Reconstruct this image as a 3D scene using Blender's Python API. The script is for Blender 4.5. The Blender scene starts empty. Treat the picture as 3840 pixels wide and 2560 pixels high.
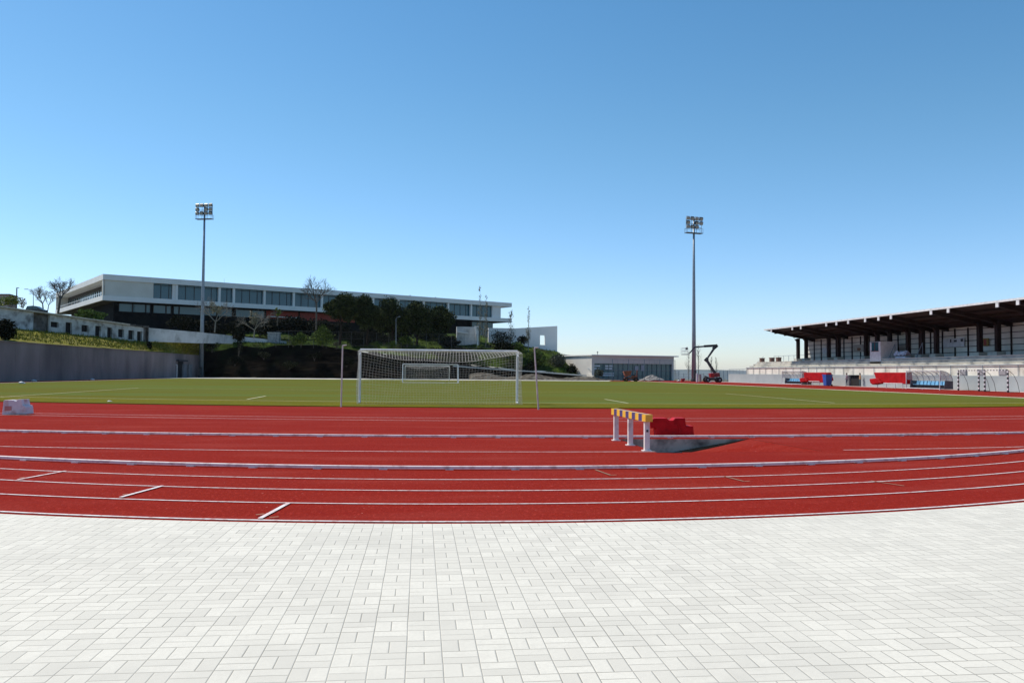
import bpy, bmesh, math, random
import numpy as np
from mathutils import Vector, Matrix
random.seed(7); rng = np.random.default_rng(11)
SC = bpy.context.scene
COL = SC.collection
RAD = math.radians

# ------------------------------------------------------------------ camera
F, CX, CY, HCAM = 3140.0, 1920.0, 1280.0, 1.48        # focal length in px of the 3840 wide photograph, eye height
YAW, ROLL = RAD(6.2), RAD(0.45)
PITCH = RAD(2.1185)
_fw = np.array([math.sin(YAW)*math.cos(PITCH), math.cos(YAW)*math.cos(PITCH), math.sin(PITCH)])
_r0 = np.array([math.cos(YAW), -math.sin(YAW), 0.0]); _u0 = np.cross(_r0, _fw)
_r = _r0*math.cos(ROLL)+_u0*math.sin(ROLL); _u = -_r0*math.sin(ROLL)+_u0*math.cos(ROLL)
EYE = np.array([0, 0, HCAM])
cam = bpy.data.cameras.new('camera'); camo = bpy.data.objects.new('camera', cam); COL.objects.link(camo)
cam.sensor_width = 36; cam.lens = 36*F/3840; cam.clip_start = 0.1; cam.clip_end = 40000
camo.matrix_world = Matrix(((_r[0], _u[0], -_fw[0], 0), (_r[1], _u[1], -_fw[1], 0), (_r[2], _u[2], -_fw[2], HCAM), (0, 0, 0, 1)))
SC.camera = camo
# ------------------------------------------------------------------ sky, sun, exposure
SUN_EL, SUN_ROT = RAD(54), RAD(58)
w = bpy.data.worlds.new('World'); SC.world = w; w.use_nodes = True
nt = w.node_tree; nt.nodes.clear()
sky = nt.nodes.new('ShaderNodeTexSky'); sky.sky_type = 'NISHITA'; sky.sun_disc = False
sky.sun_elevation = SUN_EL; sky.sun_rotation = -SUN_ROT; sky.altitude = 100
sky.air_density = 1.0; sky.dust_density = 0.25; sky.ozone_density = 2.0
bg = nt.nodes.new('ShaderNodeBackground'); bg.inputs[1].default_value = 0.133
wo = nt.nodes.new('ShaderNodeOutputWorld')
hs = nt.nodes.new('ShaderNodeHueSaturation'); hs.inputs['Hue'].default_value = 0.493; hs.inputs['Saturation'].default_value = 1.28; hs.inputs['Value'].default_value = 1.0
nt.links.new(sky.outputs[0], hs.inputs['Color']); 
_g = nt.nodes.new('ShaderNodeTexCoord'); _s = nt.nodes.new('ShaderNodeSeparateXYZ'); nt.links.new(_g.outputs['Generated'], _s.inputs[0])
_m = nt.nodes.new('ShaderNodeMapRange'); _m.interpolation_type = 'SMOOTHSTEP'; nt.links.new(_s.outputs[2], _m.inputs[0]); _m.inputs[1].default_value = -.02; _m.inputs[2].default_value = .30
_t = nt.nodes.new('ShaderNodeMix'); _t.data_type = 'RGBA'; nt.links.new(_m.outputs[0], _t.inputs[0]); _t.inputs[6].default_value = (.86, .955, 1.27, 1); _t.inputs[7].default_value = (1.10, 1.05, 1.02, 1)
_x = nt.nodes.new('ShaderNodeMix'); _x.data_type = 'RGBA'; _x.blend_type = 'MULTIPLY'; _x.inputs[0].default_value = 1; nt.links.new(hs.outputs[0], _x.inputs[6]); nt.links.new(_t.outputs[2], _x.inputs[7])
nt.links.new(_x.outputs[2], bg.inputs[0]); nt.links.new(bg.outputs[0], wo.inputs[0])
sl = bpy.data.lights.new('sun', 'SUN'); sl.energy = 4.6; sl.angle = RAD(0.53); sl.color = (1.0, 0.94, 0.83)
so = bpy.data.objects.new('sun', sl); COL.objects.link(so)
_to = Vector((-math.sin(SUN_ROT)*math.cos(SUN_EL), math.cos(SUN_ROT)*math.cos(SUN_EL), math.sin(SUN_EL)))
so.rotation_euler = _to.to_track_quat('Z', 'Y').to_euler(); so.location = (-60, 40, 90)
SC.view_settings.view_transform = 'Standard'; SC.view_settings.look = 'None'
SC.view_settings.exposure = 0.06; SC.view_settings.gamma = 1.0

# ------------------------------------------------------------------ where a point of the photograph lies in the place
def ray(x, y): return _fw + _r*(x-CX)/F - _u*(y-CY)/F
def at(x, y, d): return EYE + ray(x, y)*d                     # d metres in front of the lens
def on(x, y, z=0.0):
    r = ray(x, y); return EYE + r*((z-HCAM)/r[2])              # on a level plane
def onX(x, y, X):
    r = ray(x, y); return EYE + r*(X/r[0])                     # on a plane along the stadium
def onY(x, y, Y):
    r = ray(x, y); return EYE + r*(Y/r[1])
def onP(x, y, p, n):
    r = ray(x, y); return EYE + r*(np.dot(np.array(p)-EYE, n)/np.dot(r, n))

# ------------------------------------------------------------------ mesh helpers
class MB:
    def __init__(s): s.v = []; s.f = []; s.m = []
    def add(s, vs, fs, m=0):
        o = len(s.v); s.v += [tuple(map(float, p)) for p in vs]
        for f in fs: s.f.append(tuple(i+o for i in f)); s.m.append(m)
        return s
    def quad(s, a, b, c, d, m=0): return s.add([a, b, c, d], [(0, 1, 2, 3)], m)
    def hexa(s, p, m=0):      # 8 corners: bottom ring then top ring
        return s.add(p, [(3, 2, 1, 0), (4, 5, 6, 7), (0, 1, 5, 4), (1, 2, 6, 5), (2, 3, 7, 6), (3, 0, 4, 7)], m)
    def box(s, c, size, rz=0, m=0):
        x, y, z = [k/2 for k in size]; C, S = math.cos(rz), math.sin(rz)
        p = [(c[0]+C*a-S*b, c[1]+S*a+C*b, c[2]+e) for e in (-z, z) for a, b in ((-x, -y), (x, -y), (x, y), (-x, y))]
        return s.hexa(p, m)
    def span(s, x0, x1, y0, y1, z0, z1, m=0): return s.box(((x0+x1)/2, (y0+y1)/2, (z0+z1)/2), (abs(x1-x0), abs(y1-y0), abs(z1-z0)), 0, m)
    def bar(s, a, b, wx, wz, m=0):     # rectangular bar from a to b
        a = np.array(a, float); b = np.array(b, float); t = b-a; L = np.linalg.norm(t); t = t/L
        up = np.array([0, 0, 1.]) if abs(t[2]) < .95 else np.array([1., 0, 0])
        e = np.cross(t, up); e /= np.linalg.norm(e); g = np.cross(e, t)
        p = [q+e*i*wx/2+g*j*wz/2 for q in (a, b) for i, j in ((-1, -1), (1, -1), (1, 1), (-1, 1))]
        return s.hexa(p, m)
    def tube(s, pts, r, n=8, m=0, cap=True):
        pts = [np.array(p, float) for p in pts]; k = len(pts)
        rr = r if hasattr(r, '__len__') else [r]*k; vs = []
        for i, p in enumerate(pts):
            t = pts[min(i+1, k-1)]-pts[max(i-1, 0)]; t = t/(np.linalg.norm(t)+1e-9)
            up = np.array([0, 0, 1.]) if abs(t[2]) < .9 else np.array([1., 0, 0])
            e = np.cross(t, up); e /= np.linalg.norm(e); g = np.cross(e, t)
            vs += [p+rr[i]*(e*math.cos(2*math.pi*j/n)+g*math.sin(2*math.pi*j/n)) for j in range(n)]
        fs = [(i*n+j, i*n+(j+1) % n, (i+1)*n+(j+1) % n, (i+1)*n+j) for i in range(k-1) for j in range(n)]
        if cap: fs += [tuple(range(n-1, -1, -1)), tuple(range((k-1)*n, k*n))]
        return s.add(vs, fs, m)
    def prism(s, poly, off, m=0):      # a planar outline given its depth
        n = len(poly); off = np.array(off, float); a = [np.array(p, float) for p in poly]
        vs = a+[p+off for p in a]
        fs = [tuple(range(n)), tuple(range(2*n-1, n-1, -1))]+[(i, i+n, (i+1) % n+n, (i+1) % n) for i in range(n)]
        return s.add(vs, fs, m)
    def ribbon(s, pts, wd, z, m=0):
        pts = [np.array(p[:2], float) for p in pts]; k = len(pts); L = []; R = []
        for i, p in enumerate(pts):
            t = pts[min(i+1, k-1)]-pts[max(i-1, 0)]; t = t/np.linalg.norm(t); nn = np.array([-t[1], t[0]])*wd/2
            L.append((*(p+nn), z)); R.append((*(p-nn), z))
        return s.add(L+R, [(k+i, k+i+1, i+1, i) for i in range(k-1)], m)
    def ball(s, c, r, m=0, nu=10, nv=7):
        r = r if hasattr(r, '__len__') else (r, r, r)
        vs = [(c[0]+r[0]*math.sin(math.pi*j/nv)*math.cos(2*math.pi*i/nu), c[1]+r[1]*math.sin(math.pi*j/nv)*math.sin(2*math.pi*i/nu), c[2]-r[2]*math.cos(math.pi*j/nv)) for j in range(nv+1) for i in range(nu)]
        fs = [(j*nu+i, j*nu+(i+1) % nu, (j+1)*nu+(i+1) % nu, (j+1)*nu+i) for j in range(nv) for i in range(nu)]
        return s.add(vs, fs, m)
    def build(s, name, mats, parent=None, smooth=False, bevel=0):
        me = bpy.data.meshes.new(name); me.from_pydata(s.v, [], s.f)
        mats = mats if isinstance(mats, (list, tuple)) else [mats]
        for x in mats: me.materials.append(x)
        if len(mats) > 1: me.polygons.foreach_set('material_index', s.m)
        if smooth: me.polygons.foreach_set('use_smooth', [True]*len(me.polygons))
        bm = bmesh.new(); bm.from_mesh(me); bmesh.ops.recalc_face_normals(bm, faces=bm.faces); bm.to_mesh(me); bm.free()
        o = bpy.data.objects.new(name, me); COL.objects.link(o)
        if parent is not None:
            o.parent = parent
            if parent.type == 'EMPTY': o.location = -parent.location
        if bevel:
            b = o.modifiers.new('bevel', 'BEVEL'); b.width = bevel; b.segments = 2; b.limit_method = 'ANGLE'
        return o
def tag(o, label=None, cat=None, group=None, kind=None):
    for k, v in (('label', label), ('category', cat), ('group', group), ('kind', kind)):
        if v: o[k] = v
    return o
def thing(name, label, cat, loc=(0, 0, 0), group=None):
    o = bpy.data.objects.new(name, None); COL.objects.link(o); o.location = [float(x) for x in loc]; o.empty_display_size = .3
    return tag(o, label, cat, group)
def struct(name, mb, m): return tag(mb.build(name, m), kind='structure')

# ------------------------------------------------------------------ materials
def newmat(name):
    m = bpy.data.materials.new(name); m.use_nodes = True; n = m.node_tree
    return m, n, n.nodes['Principled BSDF']
def node(n, t, **k):
    o = n.nodes.new(t)
    for a, b in k.items(): setattr(o, a, b)
    return o
def math_(n, op, a, b=None, c=None):
    o = node(n, 'ShaderNodeMath', operation=op)
    for i, v in enumerate((a, b, c)):
        if v is None: continue
        if isinstance(v, (int, float)): o.inputs[i].default_value = v
        else: n.links.new(v, o.inputs[i])
    return o.outputs[0]
def noise(n, vec, scale, detail=4, rough=.55):
    o = node(n, 'ShaderNodeTexNoise'); o.inputs['Scale'].default_value = scale; o.inputs['Detail'].default_value = detail; o.inputs['Roughness'].default_value = rough
    n.links.new(vec, o.inputs['Vector']); return o.outputs[0]
def mixc(n, fac, a, b):
    o = node(n, 'ShaderNodeMix', data_type='RGBA')
    for s, v in ((0, fac), (6, a), (7, b)):
        if isinstance(v, (int, float)): o.inputs[s].default_value = v
        elif isinstance(v, tuple): o.inputs[s].default_value = (*v, 1)
        else: n.links.new(v, o.inputs[s])
    return o.outputs[2]
def rng_(n, v, a, b, c=0., d=1.):
    o = node(n, 'ShaderNodeMapRange'); n.links.new(v, o.inputs[0])
    for i, x in enumerate((a, b, c, d)): o.inputs[i+1].default_value = x
    return o.outputs[0]
def coords(n, sc=None):
    t = node(n, 'ShaderNodeTexCoord').outputs['Object']
    if sc is None: return t
    mp = node(n, 'ShaderNodeMapping'); mp.inputs['Scale'].default_value = sc; n.links.new(t, mp.inputs[0]); return mp.outputs[0]
def stuff_mat(name, a, b, scale=3., rough=.7, lo=.35, hi=.65, scale2=None, c=None, bump=0., metal=0., sc=None, spec=None, detail=5):
    """two tones blended by noise, a third in larger patches"""
    m, n, p = newmat(name); v = coords(n, sc)
    col = mixc(n, rng_(n, noise(n, v, scale, detail), lo, hi), a, b)
    if c is not None: col = mixc(n, rng_(n, noise(n, v, scale2, 4), .48, .68), col, c)
    n.links.new(col, p.inputs['Base Color']); p.inputs['Roughness'].default_value = rough; p.inputs['Metallic'].default_value = metal
    if spec is not None: p.inputs['Specular IOR Level'].default_value = spec
    if bump:
        bn = node(n, 'ShaderNodeBump'); bn.inputs['Strength'].default_value = bump; bn.inputs['Distance'].default_value = .05
        n.links.new(noise(n, v, scale*2, 6), bn.inputs['Height']); n.links.new(bn.outputs[0], p.inputs['Normal'])
    return m
def plain(name, a, rough=.5, metal=0., var=.12, scale=2.5):
    return stuff_mat(name, tuple(x*(1-var) for x in a), tuple(min(1, x*(1+var)) for x in a), scale, rough, metal=metal)
def glass_mat(name, tint, rough=.06, alpha=None):
    m, n, p = newmat(name)
    p.inputs['Base Color'].default_value = (*tint, 1); p.inputs['Roughness'].default_value = rough; p.inputs['IOR'].default_value = 1.5
    if alpha is not None:
        tr = node(n, 'ShaderNodeBsdfTransparent'); mx = node(n, 'ShaderNodeMixShader'); mx.inputs[0].default_value = alpha
        n.links.new(tr.outputs[0], mx.inputs[1]); n.links.new(p.outputs[0], mx.inputs[2])
        n.links.new(mx.outputs[0], n.nodes['Material Output'].inputs[0])
    return m

M = {}
# red rubber track: fine granules, faint wear
m, n, p = newmat('track_rubber'); v = coords(n)
c1 = mixc(n, rng_(n, noise(n, v, 55, 3, .8), .38, .64), (.155, .009, .0045), (.325, .027, .013))
c1 = mixc(n, math_(n, 'MULTIPLY', rng_(n, noise(n, coords(n, (1, .45, 1)), 17, 3, .75), .46, .64), .55), c1, (.19, .010, .008))
c1 = mixc(n, math_(n, 'MULTIPLY', rng_(n, noise(n, coords(n, (1, .4, 1)), 23, 2, .7), .54, .70), .5), c1, (.42, .048, .034))
c2 = mixc(n, rng_(n, noise(n, v, .22, 5), .35, .7), c1, mixc(n, .35, c1, (.20, .009, .009)))
c2 = mixc(n, math_(n, 'MULTIPLY', rng_(n, noise(n, coords(n, (.35, 1.2, 1)), .9, 5), .50, .8), .45), c2, (.33, .06, .045))
c2 = mixc(n, math_(n, 'GREATER_THAN', noise(n, v, 21, 2, .4), .755), c2, (.40, .16, .13))
n.links.new(c2, p.inputs['Base Color']); p.inputs['Roughness'].default_value = .95; p.inputs['Specular IOR Level'].default_value = .015; p.inputs['Sheen Weight'].default_value = .03; p.inputs['Sheen Roughness'].default_value = .25; p.inputs['Sheen Tint'].default_value = (1, .62, .52, 1)
bn = node(n, 'ShaderNodeBump'); bn.inputs['Strength'].default_value = .35; bn.inputs['Distance'].default_value = .01
n.links.new(noise(n, v, 80, 3, .7), bn.inputs['Height']); n.links.new(bn.outputs[0], p.inputs['Normal']); M['track'] = m
# basket weave pavers
CELL = .187
m, n, p = newmat('basket_weave_pavers'); v = coords(n); sx = node(n, 'ShaderNodeSeparateXYZ'); n.links.new(v, sx.inputs[0])
wob = noise(n, v, 3.1, 2); wob = math_(n, 'MULTIPLY', math_(n, 'SUBTRACT', wob, .5), .035)
x0, y0 = on(1519, 2560)[0], on(1550, 2495.5)[1]
U = math_(n, 'ADD', math_(n, 'MULTIPLY', math_(n, 'SUBTRACT', sx.outputs[0], float(x0)), 1/CELL), wob)
V = math_(n, 'ADD', math_(n, 'MULTIPLY', math_(n, 'SUBTRACT', sx.outputs[1], float(y0)), 1/CELL), wob)
fu, fv = math_(n, 'FRACT', U), math_(n, 'FRACT', V); iu, iv = math_(n, 'FLOOR', U), math_(n, 'FLOOR', V)
par = math_(n, 'FLOORED_MODULO', math_(n, 'ADD', iu, iv), 2.0)
du = math_(n, 'MINIMUM', fu, math_(n, 'SUBTRACT', 1.0, fu)); dv = math_(n, 'MINIMUM', fv, math_(n, 'SUBTRACT', 1.0, fv))
hu = math_(n, 'ABSOLUTE', math_(n, 'SUBTRACT', fu, .5)); hv = math_(n, 'ABSOLUTE', math_(n, 'SUBTRACT', fv, .5))
def lerp(n, f, a, b): return math_(n, 'ADD', math_(n, 'MULTIPLY', math_(n, 'SUBTRACT', 1.0, f), a), math_(n, 'MULTIPLY', f, b))
dm = lerp(n, par, hu, hv)
dmin = math_(n, 'MINIMUM', math_(n, 'MINIMUM', math_(n, 'MULTIPLY', du, 1.2), math_(n, 'MULTIPLY', dv, .75)), dm)
joint = rng_(n, dmin, .007, .019, 1., 0.)
bu = math_(n, 'FLOOR', math_(n, 'MULTIPLY', U, math_(n, 'SUBTRACT', 2.0, par))); bv = math_(n, 'FLOOR', math_(n, 'MULTIPLY', V, math_(n, 'ADD', 1.0, par)))
cb = node(n, 'ShaderNodeCombineXYZ'); n.links.new(bu, cb.inputs[0]); n.links.new(bv, cb.inputs[1]); n.links.new(par, cb.inputs[2])
wn = node(n, 'ShaderNodeTexWhiteNoise'); n.links.new(cb.outputs[0], wn.inputs[0])
tone = mixc(n, math_(n, 'POWER', wn.outputs[0], 1.6), (.70, .657, .568), (.60, .563, .487))
tone = mixc(n, math_(n, 'MULTIPLY', rng_(n, noise(n, v, .9, 6, .7), .46, .72), .75), tone, (.50, .47, .41))
tone = mixc(n, math_(n, 'MULTIPLY', rng_(n, noise(n, v, 42, 4, .8), .42, .66), .45), tone, (.55, .52, .455))
tone = mixc(n, math_(n, 'MULTIPLY', rng_(n, noise(n, v, .45, 5, .6), .48, .72), .35), tone, (.75, .70, .60))
jcol = mixc(n, rng_(n, noise(n, v, 1.6, 5), .35, .65), (.27, .25, .21), (.45, .42, .36))
n.links.new(mixc(n, joint, tone, jcol), p.inputs['Base Color']); p.inputs['Roughness'].default_value = .85; p.inputs['Specular IOR Level'].default_value = .2
bn = node(n, 'ShaderNodeBump'); bn.inputs['Strength'].default_value = 1.0; bn.inputs['Distance'].default_value = .0026
n.links.new(math_(n, 'ADD', rng_(n, dmin, .0, .034), math_(n, 'MULTIPLY', noise(n, v, 260, 2), .06)), bn.inputs['Height']); n.links.new(bn.outputs[0], p.inputs['Normal']); M['paver'] = m
# artificial turf with faint bands of brushed pile
m, n, p = newmat('turf'); v = coords(n)
c1 = mixc(n, rng_(n, noise(n, v, 9, 4, .7), .35, .65), (.096, .087, .007), (.138, .128, .014))
c1 = mixc(n, math_(n, 'MULTIPLY', rng_(n, noise(n, coords(n, (.025, .42, 1)), 1.0, 5), .40, .60), 1.0), c1, (.100, .134, .030))
c1 = mixc(n, math_(n, 'MULTIPLY', rng_(n, noise(n, v, .06, 4), .42, .62), .5), c1, (.112, .094, .011))
n.links.new(c1, p.inputs['Base Color']); p.inputs['Roughness'].default_value = .95; p.inputs['Specular IOR Level'].default_value = .02; M['turf'] = m
M['line'] = stuff_mat('line_paint', (.72, .60, .58), (.80, .76, .74), 6, .6, c=(.55, .30, .27), scale2=14)
M['turf_line'] = stuff_mat('turf_line', (.42, .41, .22), (.55, .54, .33), 2, .8)
M['kerb_white'] = stuff_mat('white_aluminium', (.80, .65, .61), (.84, .73, .69), 5, .5, c=(.54, .38, .35), scale2=8)  # white tinted pink, red bounce light of the track put into the colour
M['beige_kerb'] = stuff_mat('beige_kerb', (.55, .46, .36), (.66, .58, .47), 2, .7)
M['concrete_pale'] = stuff_mat('pale_concrete', (.50, .47, .42), (.62, .60, .54), .8, .85, c=(.40, .37, .32), scale2=.3)
M['ground'] = stuff_mat('dry_ground', (.10, .09, .05), (.17, .15, .09), .05, .95, c=(.07, .085, .035), scale2=.012)
M['hills'] = stuff_mat('far_scrub', (.035, .05, .022), (.08, .085, .045), .004, .95)
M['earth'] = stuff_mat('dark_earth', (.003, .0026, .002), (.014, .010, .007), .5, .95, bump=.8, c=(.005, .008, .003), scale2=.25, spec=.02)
M['grass'] = stuff_mat('bank_grass', (.11, .115, .014), (.19, .17, .03), .9, .95, bump=.6, c=(.20, .16, .06), scale2=.5, spec=.03)
M['slope'] = stuff_mat('slope_grass', (.018, .028, .007), (.075, .115, .018), .6, .95, bump=.6, c=(.02, .022, .01), scale2=.3, spec=.03)
M['wall_conc'] = stuff_mat('weathered_concrete', (.18, .140, .138), (.265, .215, .212), .35, .9, c=(.12, .098, .10), scale2=.16, sc=(1, .8, .35), bump=.15)
M['school'] = stuff_mat('white_render', (.72, .70, .67), (.78, .76, .73), .4, .75)
M['cream'] = stuff_mat('cream_render', (.60, .56, .49), (.66, .62, .55), .4, .75)
M['black_wall'] = stuff_mat('black_cladding', (.006, .006, .007), (.014, .014, .014), .7, .9, spec=.1)
M['soffit_shade'] = plain('dark_soffit_shade', (.055, .047, .040), .9)
M['red_panel'] = plain('red_panel', (.30, .03, .015), .6)
M['glass'] = glass_mat('window_glass', (.03, .10, .125))
M['glass_teal'] = glass_mat('hall_glass', (.06, .15, .165), .14)
M['frame'] = plain('dark_frame', (.02, .022, .024), .5)
M['void'] = plain('dark_interior', (.006, .006, .007), .9)
M['ruin'] = stuff_mat('peeling_whitewash', (.42, .41, .39), (.56, .55, .52), .6, .9, c=(.22, .20, .18), scale2=.9)
M['ruin_dark'] = stuff_mat('bare_brick', (.05, .045, .04), (.11, .09, .075), 1.2, .9, c=(.18, .17, .16), scale2=.8)
M['tile'] = stuff_mat('eave_tiles', (.40, .33, .26), (.55, .50, .42), 2, .85)
M['wwall'] = stuff_mat('whitewash', (.50, .50, .49), (.60, .60, .58), .6, .85, c=(.33, .33, .31), scale2=.5)
M['steel'] = plain('galvanised_steel', (.27, .30, .34), .5, .35)
M['steel_dark'] = plain('dark_steel', (.06, .065, .07), .5, .3)
M['white_metal'] = plain('white_metal', (.68, .67, .67), .4)
M['lampglass'] = glass_mat('lamp_glass', (.42, .40, .36), .15)
M['net'] = plain('white_net', (.46, .44, .41), .8)
M['stand_grey'] = stuff_mat('grey_painted_wall', (.30, .33, .335), (.35, .375, .38), .5, .8, c=(.27, .30, .31), scale2=.2)
M['stand_cream'] = stuff_mat('cream_concrete', (.68, .64, .55), (.78, .74, .65), 1.2, .85, c=(.46, .42, .35), scale2=.6)
M['tier'] = stuff_mat('tier_concrete', (.44, .41, .36), (.56, .53, .46), .8, .9, c=(.24, .24, .23), scale2=.5)
M['stand_dark'] = stuff_mat('brown_black_steel', (.018, .010, .009), (.034, .020, .018), .8, .8, spec=.2)
M['beam'] = stuff_mat('brown_beam', (.016, .009, .008), (.028, .018, .016), 1, .8, spec=.2)
M['panel'] = stuff_mat('stand_panels', (.62, .58, .52), (.70, .66, .60), .5, .8, c=(.52, .49, .45), scale2=.4)
M['red_plastic'] = stuff_mat('red_plastic', (.44, .005, .009), (.55, .010, .015), 4, .55, c=(.36, .005, .009), scale2=6, spec=.12)
M['white_plastic'] = stuff_mat('dirty_white_plastic', (.62, .58, .60), (.70, .67, .68), 4, .5, c=(.50, .25, .22), scale2=3)
M['red_mat'] = stuff_mat('red_vinyl', (.30, .004, .006), (.42, .008, .010), 1.5, .6, spec=.12)
M['blue'] = plain('blue_plastic', (.02, .10, .40), .4)
M['seat_blue'] = plain('pale_blue_seat', (.22, .50, .72), .4)
M['clear'] = glass_mat('clear_sheet', (.55, .57, .56), .15, alpha=.38)
M['yellow'] = stuff_mat('yellow_paint', (.80, .42, .02), (.88, .50, .05), 5, .45)
M['navy'] = plain('navy_paint', (.06, .045, .17), .45)
M['post_white'] = stuff_mat('white_post_paint', (.74, .67, .63), (.80, .73, .69), 6, .5, c=(.55, .42, .38), scale2=5)
M['black'] = plain('black_paint', (.012, .012, .014), .5)
M['rubber'] = plain('tyre_rubber', (.012, .012, .012), .8)
M['orange'] = stuff_mat('orange_paint', (.30, .055, .015), (.42, .09, .025), 3, .5, c=(.10, .04, .02), scale2=3)
M['lift_red'] = plain('lift_red', (.38, .012, .018), .4)
M['hall_white'] = stuff_mat('hall_render', (.50, .47, .43), (.56, .53, .48), .4, .8)
M['pit_conc'] = stuff_mat('stained_concrete', (.52, .37, .28), (.66, .50, .39), 2.2, .9, c=(.13, .09, .07), scale2=1.8)
M['bark'] = stuff_mat('bark', (.05, .04, .032), (.10, .085, .07), 5, .9)
M['bark_pale'] = stuff_mat('pale_bark', (.16, .14, .12), (.26, .235, .20), 5, .9)
def leafmat(name, a, b, sc=.8):
    m, n, p = newmat(name); v = coords(n)
    g = node(n, 'ShaderNodeNewGeometry').outputs['Random Per Island']
    col = mixc(n, rng_(n, math_(n, 'ADD', math_(n, 'MULTIPLY', g, .5), math_(n, 'MULTIPLY', noise(n, v, sc, 3), .5)), .3, .7), a, b)
    n.links.new(col, p.inputs['Base Color']); p.inputs['Roughness'].default_value = .8; p.inputs['Specular IOR Level'].default_value = .06
    return m
M['pine'] = leafmat('pine_needles', (.008, .014, .005), (.050, .062, .020))
M['shrub'] = leafmat('shrub_leaves', (.026, .045, .010), (.10, .14, .026))
M['hedge'] = leafmat('hedge_leaves', (.028, .055, .010), (.075, .12, .022))
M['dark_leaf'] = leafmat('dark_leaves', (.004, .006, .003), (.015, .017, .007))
M['olive_dim'] = leafmat('dim_olive_leaves', (.012, .014, .006), (.045, .045, .02))
M['olive'] = leafmat('grey_green_leaves', (.05, .055, .038), (.10, .105, .075))
M['spring'] = leafmat('yellow_green_leaves', (.10, .12, .02), (.24, .26, .06))
M['blossom'] = leafmat('pale_buds', (.16, .15, .10), (.32, .29, .22))
M['poplar'] = leafmat('young_poplar_leaves', (.12, .11, .055), (.24, .21, .12))
M['rusty'] = leafmat('dry_twigs', (.14, .09, .06), (.28, .20, .12))
M['blade'] = leafmat('grass_blades', (.11, .12, .014), (.22, .19, .035))
M['blade_green'] = leafmat('green_blades', (.035, .06, .01), (.10, .14, .03))

# ================================================================== GROUND
g = MB(); S = 25000
gy = [(230, -.06), (420, -6), (1200, -45), (S, -180)]
PIT = [on(2462, 1696), on(3080, 1690.5), on(2806, 1644.5), on(2320, 1645)]       # near left, near right, far right, far left
_o = [np.array(q) for q in ((-S, -400, -.06), (S, -400, -.06), (S, 230, -.06), (-S, 230, -.06))]
for i in range(4): g.quad(_o[i], _o[(i+1) % 4], PIT[(i+1) % 4]-[0, 0, .06], PIT[i]-[0, 0, .06])
for (ya, za), (yb, zb) in zip(gy, gy[1:]): g.quad((-S, ya, za), (S, ya, za), (S, yb, zb), (-S, yb, zb))
struct('ground', g, M['ground'])
def circ(c, R, a0, a1, nn, ext):
    """arc of a bend round c (angles from straight ahead, pointing at the camera side) with tangents at its ends"""
    A = [RAD(a0+(a1-a0)*i/nn) for i in range(nn+1)]
    P = [np.array([c[0]+R*math.sin(a), c[1]-R*math.cos(a)]) for a in A]
    t0 = np.array([math.cos(A[0]), math.sin(A[0])]); t1 = np.array([math.cos(A[-1]), math.sin(A[-1])])
    return [P[0]-t0*ext]+P+[P[-1]+t1*ext]
ARC = {'A': ((1.258, 25.728), 17.412), 'B': ((1.372, 27.958), 18.539), 'C': ((1.542, 29.233), 18.766), 'D': ((1.665, 31.227), 19.684),
       'E': ((1.729, 33.771), 21.034), 'F': ((3.456, 63.188), 47.674), 'G': ((4.105, 70.769), 51.885)}
def arc(k, dr=0, a=28): return circ(ARC[k][0], ARC[k][1]+dr, -a, a, 48, 60)
def smooth_line(pts, x0, x1, nn=60):
    p = np.array(pts); c = np.polyfit(p[:, 0], p[:, 1], 2); lo, hi = p[:, 0].min(), p[:, 0].max(); out = []
    for x in np.linspace(x0, x1, nn):
        xc = min(max(x, lo), hi); out.append((x, np.polyval(c, xc)+np.polyval(np.polyder(c), xc)*(x-xc)*.5))
    return out
TE = smooth_line([on(*q)[:2] for q in ((0, 1506), (900, 1521), (1900, 1531), (2560, 1531), (3840, 1525))], -41, 40.2)
GLN = smooth_line([on(*q)[:2] for q in ((0, 1489), (900, 1502), (1348, 1509.5), (1943, 1514), (2850, 1515), (3840, 1513))], -41, 40.2)
# red track sheet with the opening of the water jump
OUT = [np.array(q) for q in ((-60, -6, 0), (70, -6, 0), (58, 172, 0), (-46, 172, 0))]
t = MB()
for i in range(4): t.quad(OUT[i], OUT[(i+1) % 4], PIT[(i+1) % 4], PIT[i])
struct('running_track', t, M['track'])
# paving in front
pv = arc('A', .115); t = MB()
for a, b in zip(pv, pv[1:]): t.quad((a[0], -12, .006), (b[0], -12, .006), (b[0], b[1], .006), (a[0], a[1], .006))
struct('paving', t, M['paver'])
# stuff_mat('edging_concrete', (.60, .57, .52), (.70, .67, .61), 9, .85, c=(.42, .36, .30), scale2=3))
# turf with a low edge
t = MB(); k = len(TE); zt = .03
t.add([(x, y, zt) for x, y in TE]+[(x, 150, zt) for x, y in TE], [(i, i+1, k+i+1, k+i) for i in range(k-1)])
t.add([(x, y, zt) for x, y in TE]+[(x, y, 0.0) for x, y in TE], [(k+i, k+i+1, i+1, i) for i in range(k-1)])
struct('turf_pitch', t, M['turf'])
t = MB(); t.add([(x, y+.05, .0335) for x, y in TE]+[(x, y-.06, .0335) for x, y in GLN], [(i, i+1, k+i+1, k+i) for i in range(k-1)])
struct('turf_margin', t, stuff_mat('turf_margin', (.106, .094, .006), (.150, .138, .012), 6, .95, c=(.10, .10, .012), scale2=.4, spec=.02))
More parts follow.
